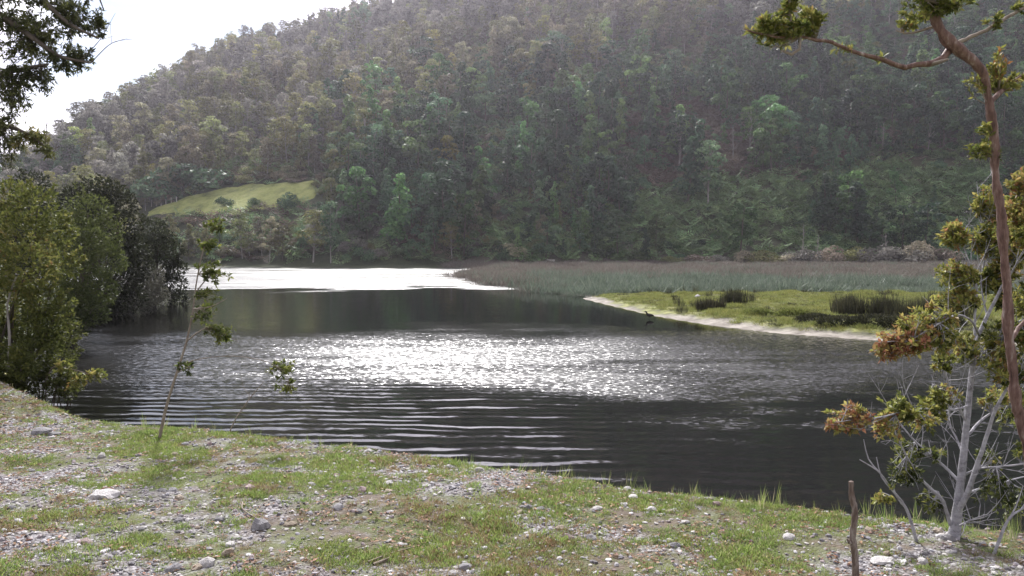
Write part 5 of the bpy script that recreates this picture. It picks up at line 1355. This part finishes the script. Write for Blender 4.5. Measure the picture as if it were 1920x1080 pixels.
while cnt < 270:
    x = -6.5 + 10.5 * g.random(); y = 3.3 + 6.6 * g.random() ** 1.15
    if abs(x) > 0.66 * y + 0.2 or lake_sd(np.array(x), np.array(y)) < 0.9: continue
    gf = float(gravel_field(np.array(x), np.array(y)))
    if g.random() > 0.25 + 0.75 * gf: continue
    kind = ['grey', 'white', 'tan', 'pinkish'][int(g.choice(4, p=[0.36, 0.27, 0.2, 0.17]))]
    s_ = 0.018 + 0.034 * g.random() ** 2.0
    where = 'in the gravel patch' if gf > 0.55 else 'in the turf'
    side = 'below the dead fronds' if x < -2.6 else ('in front of the sapling' if x < -1.0 else ('in the middle of the bank' if x < 0.9 else 'towards the wooden stake'))
    sz = 'fist-sized' if s_ > 0.036 else 'small'
    lab = f'{sz} {WORDS[kind]} stone {where} {side}'
    put_stone(kind, int(g.integers(0, 4)), (x, y, bank_z(x, y)), s_, g.random() * 6.28, lab, lab.replace(' stone ', ' stones '), 0.8 + 0.4 * g.random(), (g.normal() * 0.15, g.normal() * 0.15)); cnt += 1

# gravel
GRM, nt_, l_ = mat_new('gravel_stone')
oi_ = N(nt_, 'ShaderNodeObjectInfo'); rp_ = ramp(nt_, [(0.0, (0.10, 0.095, 0.095)), (0.3, (0.21, 0.20, 0.21)), (0.45, (0.29, 0.24, 0.235)), (0.6, (0.31, 0.31, 0.34)), (0.8, (0.37, 0.345, 0.31)), (1.0, (0.58, 0.57, 0.57))])
pb_ = N(nt_, 'ShaderNodeBsdfPrincipled'); pb_.inputs['Roughness'].default_value = 0.85; ou_ = N(nt_, 'ShaderNodeOutputMaterial')
l_(oi_.outputs['Random'], rp_.inputs['Fac']); l_(rp_.outputs['Color'], pb_.inputs['Base Color']); l_(pb_.outputs[0], ou_.inputs['Surface'])
pebb = [stone_mesh(140 + i, GRM, 1, 0.55) for i in range(6)]
m_ = 120000
qx = -8 + 14 * rng.random(m_); qy = 3.0 + 8.5 * rng.random(m_) ** 1.2
gf = gravel_field(qx, qy); k_ = (np.abs(qx) < 0.68 * qy + 0.3) & (lake_sd(qx, qy) > 0.3) & (rng.random(m_) < 0.28 + 0.72 * gf)
qx, qy = qx[k_], qy[k_]; qz = height(qx, qy, True); s_ = 0.005 + 0.021 * rng.random(len(qx)) ** 2.6
scatter('gravel', pebb, np.stack([qx, qy, qz + s_ * 0.15], 1), np.stack([rng.normal(size=len(qx)) * 0.3, rng.normal(size=len(qx)) * 0.3, rng.random(len(qx)) * 6.28], 1), s_, rng.integers(0, 6, len(qx)), 'mixed grey and pinkish gravel lying on the bank')

# short grass
grass_m = leaf_mat('bank_grass', [(0.0, (0.10, 0.135, 0.04)), (0.4, (0.19, 0.265, 0.065)), (0.75, (0.30, 0.38, 0.11)), (0.9, (0.37, 0.36, 0.20)), (1.0, (0.42, 0.36, 0.24))], 0.4, 0.15, 0.25, 0.02)
straw_m = leaf_mat('bank_straw', [(0.0, (0.15, 0.10, 0.05)), (0.5, (0.27, 0.20, 0.10)), (1.0, (0.40, 0.33, 0.20))], 0.35, 0.1, 0.25, 0.02)
gp = [blades(900 + i, 40, 0.05, 0.07, 0.0055, 0.7, (0.1, 0.95)).mesh('grass', grass_m) for i in range(5)] + [blades(920 + i, 34, 0.045, 0.07, 0.005, 0.9, (0.1, 1.0)).mesh('grass', straw_m) for i in range(3)]
m_ = 75000
qx = -9 + 15 * rng.random(m_); qy = 2.9 + 9 * rng.random(m_) ** 1.1
gf = gravel_field(qx, qy); pt = fbm(qx / 0.8, qy / 0.7, 3, 44); lush = fbm(qx / 0.5, qy / 0.4, 3, 47)
k_ = (np.abs(qx) < 0.68 * qy + 0.4) & (lake_sd(qx, qy) > 0.15) & (rng.random(m_) < np.clip(1.1 - 0.9 * gf, 0.1, 1) * (0.22 + 0.78 * ss(0.34, 0.60, lush)))
qx, qy, pt, lush = qx[k_], qy[k_], pt[k_], lush[k_]; qz = height(qx, qy, True)
straw = rng.random(len(qx)) < 0.06 + ss(0.46, 0.62, pt) * 0.55
pi_ = np.where(straw, 5 + rng.integers(0, 3, len(qx)), rng.integers(0, 5, len(qx)))
s_ = (0.35 + 0.6 * rng.random(len(qx))) * (0.35 + 1.1 * lush)
scatter('grass', gp, np.stack([qx, qy, qz - 0.004], 1), np.stack([rng.normal(size=len(qx)) * 0.1, rng.normal(size=len(qx)) * 0.1, rng.random(len(qx)) * 6.28], 1), s_, pi_, 'short green and straw grass on the bank')
# taller grass fringe along the edge
tp_ = [blades(940 + i, 12, 0.30, 0.05, 0.005, 0.22, (0.2, 1.0)).mesh('tall_grass', grass_m) for i in range(3)] + [blades(950, 8, 0.42, 0.06, 0.004, 0.2, (0.3, 1)).mesh('tall_grass', straw_m)]
m_ = 9000
qx = -4.5 + 10 * rng.random(m_); qy = 4.5 + 6 * rng.random(m_); sdq = lake_sd(qx, qy)
k_ = (sdq > 0.45) & (sdq < 1.35) & (rng.random(m_) < ss(-1.2, 1.0, qx) * 0.20 + 0.05)
qx, qy = qx[k_], qy[k_]; qz = height(qx, qy, True)
scatter('edge_grass', tp_, np.stack([qx, qy, qz - 0.01], 1), np.stack([rng.normal(size=len(qx)) * 0.1, rng.normal(size=len(qx)) * 0.1, rng.random(len(qx)) * 6.28], 1), 0.25 + 0.5 * rng.random(len(qx)), rng.integers(0, 3, len(qx)), 'taller grass fringe along the edge of the bank')
# dead leaves
lit_m = leaf_mat('leaf_litter', [(0.0, (0.12, 0.06, 0.035)), (0.5, (0.26, 0.13, 0.07)), (1.0, (0.42, 0.29, 0.19))], 0.2, 0.1, 0.35, 0.02)
lp = []
for i in range(3):
    mb = MB(); gg = np.random.default_rng(960 + i); leaves(mb, np.zeros((3, 3)) + gg.normal(size=(3, 3)) * [0.02, 0.02, 0.0] + [0, 0, 0.006], rdir(3, gg) * [1, 1, 0.15], np.array([[0, 0, 1.0]] * 3) + 0.3 * gg.normal(size=(3, 3)), 0.032, 0.016, gg.random(3)); lp.append(mb.mesh('litter', lit_m))
m_ = 15000
qx = -8 + 13 * rng.random(m_); qy = 3.0 + 7 * rng.random(m_)
k_ = (np.abs(qx) < 0.68 * qy + 0.3) & (lake_sd(qx, qy) > 0.7) & (rng.random(m_) < ss(0.44, 0.58, fbm(qx / 0.6, qy / 0.5, 3, 61)))
qx, qy = qx[k_], qy[k_]; qz = height(qx, qy, True)
scatter('leaf_litter', lp, np.stack([qx, qy, qz + 0.004], 1), np.stack([np.zeros(len(qx)), np.zeros(len(qx)), rng.random(len(qx)) * 6.28], 1), 0.6 + 0.7 * rng.random(len(qx)), rng.integers(0, 3, len(qx)), 'reddish dead leaves strewn over the bank')
# loose sticks
for k_, (a, b, r_, lab) in enumerate([((690, 1058), (775, 1030), 0.011, 'grey broken stick lying in the gravel near the pale grey stone'), ((700, 1063), (735, 1048), 0.014, 'short thick stick under the grey broken stick'), ((640, 1040), (700, 1020), 0.006, 'thin brown twig above the broken sticks'),
                                      ((105, 985), (130, 998), 0.012, 'short pale stick on the bare gravel, lower corner'), ((360, 890), (400, 888), 0.008, 'pale straight stick lying above the flat pale stone'), ((455, 945), (480, 975), 0.010, 'bleached stick leaning towards the upright grey stone'),
                                      ((0, 1005), (18, 1030), 0.006, 'thin straw-coloured twig at the very edge of the bank'), ((820, 1000), (850, 1015), 0.006, 'small twig lying in the turf'), ((540, 925), (575, 918), 0.006, 'thin pale twig beyond the mossy stone')]):
    p, q = bank_hit(*a), bank_hit(*b); gg = np.random.default_rng(980 + k_)
    mid = (p + q) / 2 + [gg.normal() * 0.02, gg.normal() * 0.02, 0]; mid[2] = bank_z(mid[0], mid[1]) + 0.012
    p[2] += 0.012; q[2] += 0.012
    r_ *= 0.6
    stick('stick', [p, mid, q], [r_, r_ * 0.9, r_ * 0.6], twig_bark, lab, 'stick', sides=6, step=0.03)
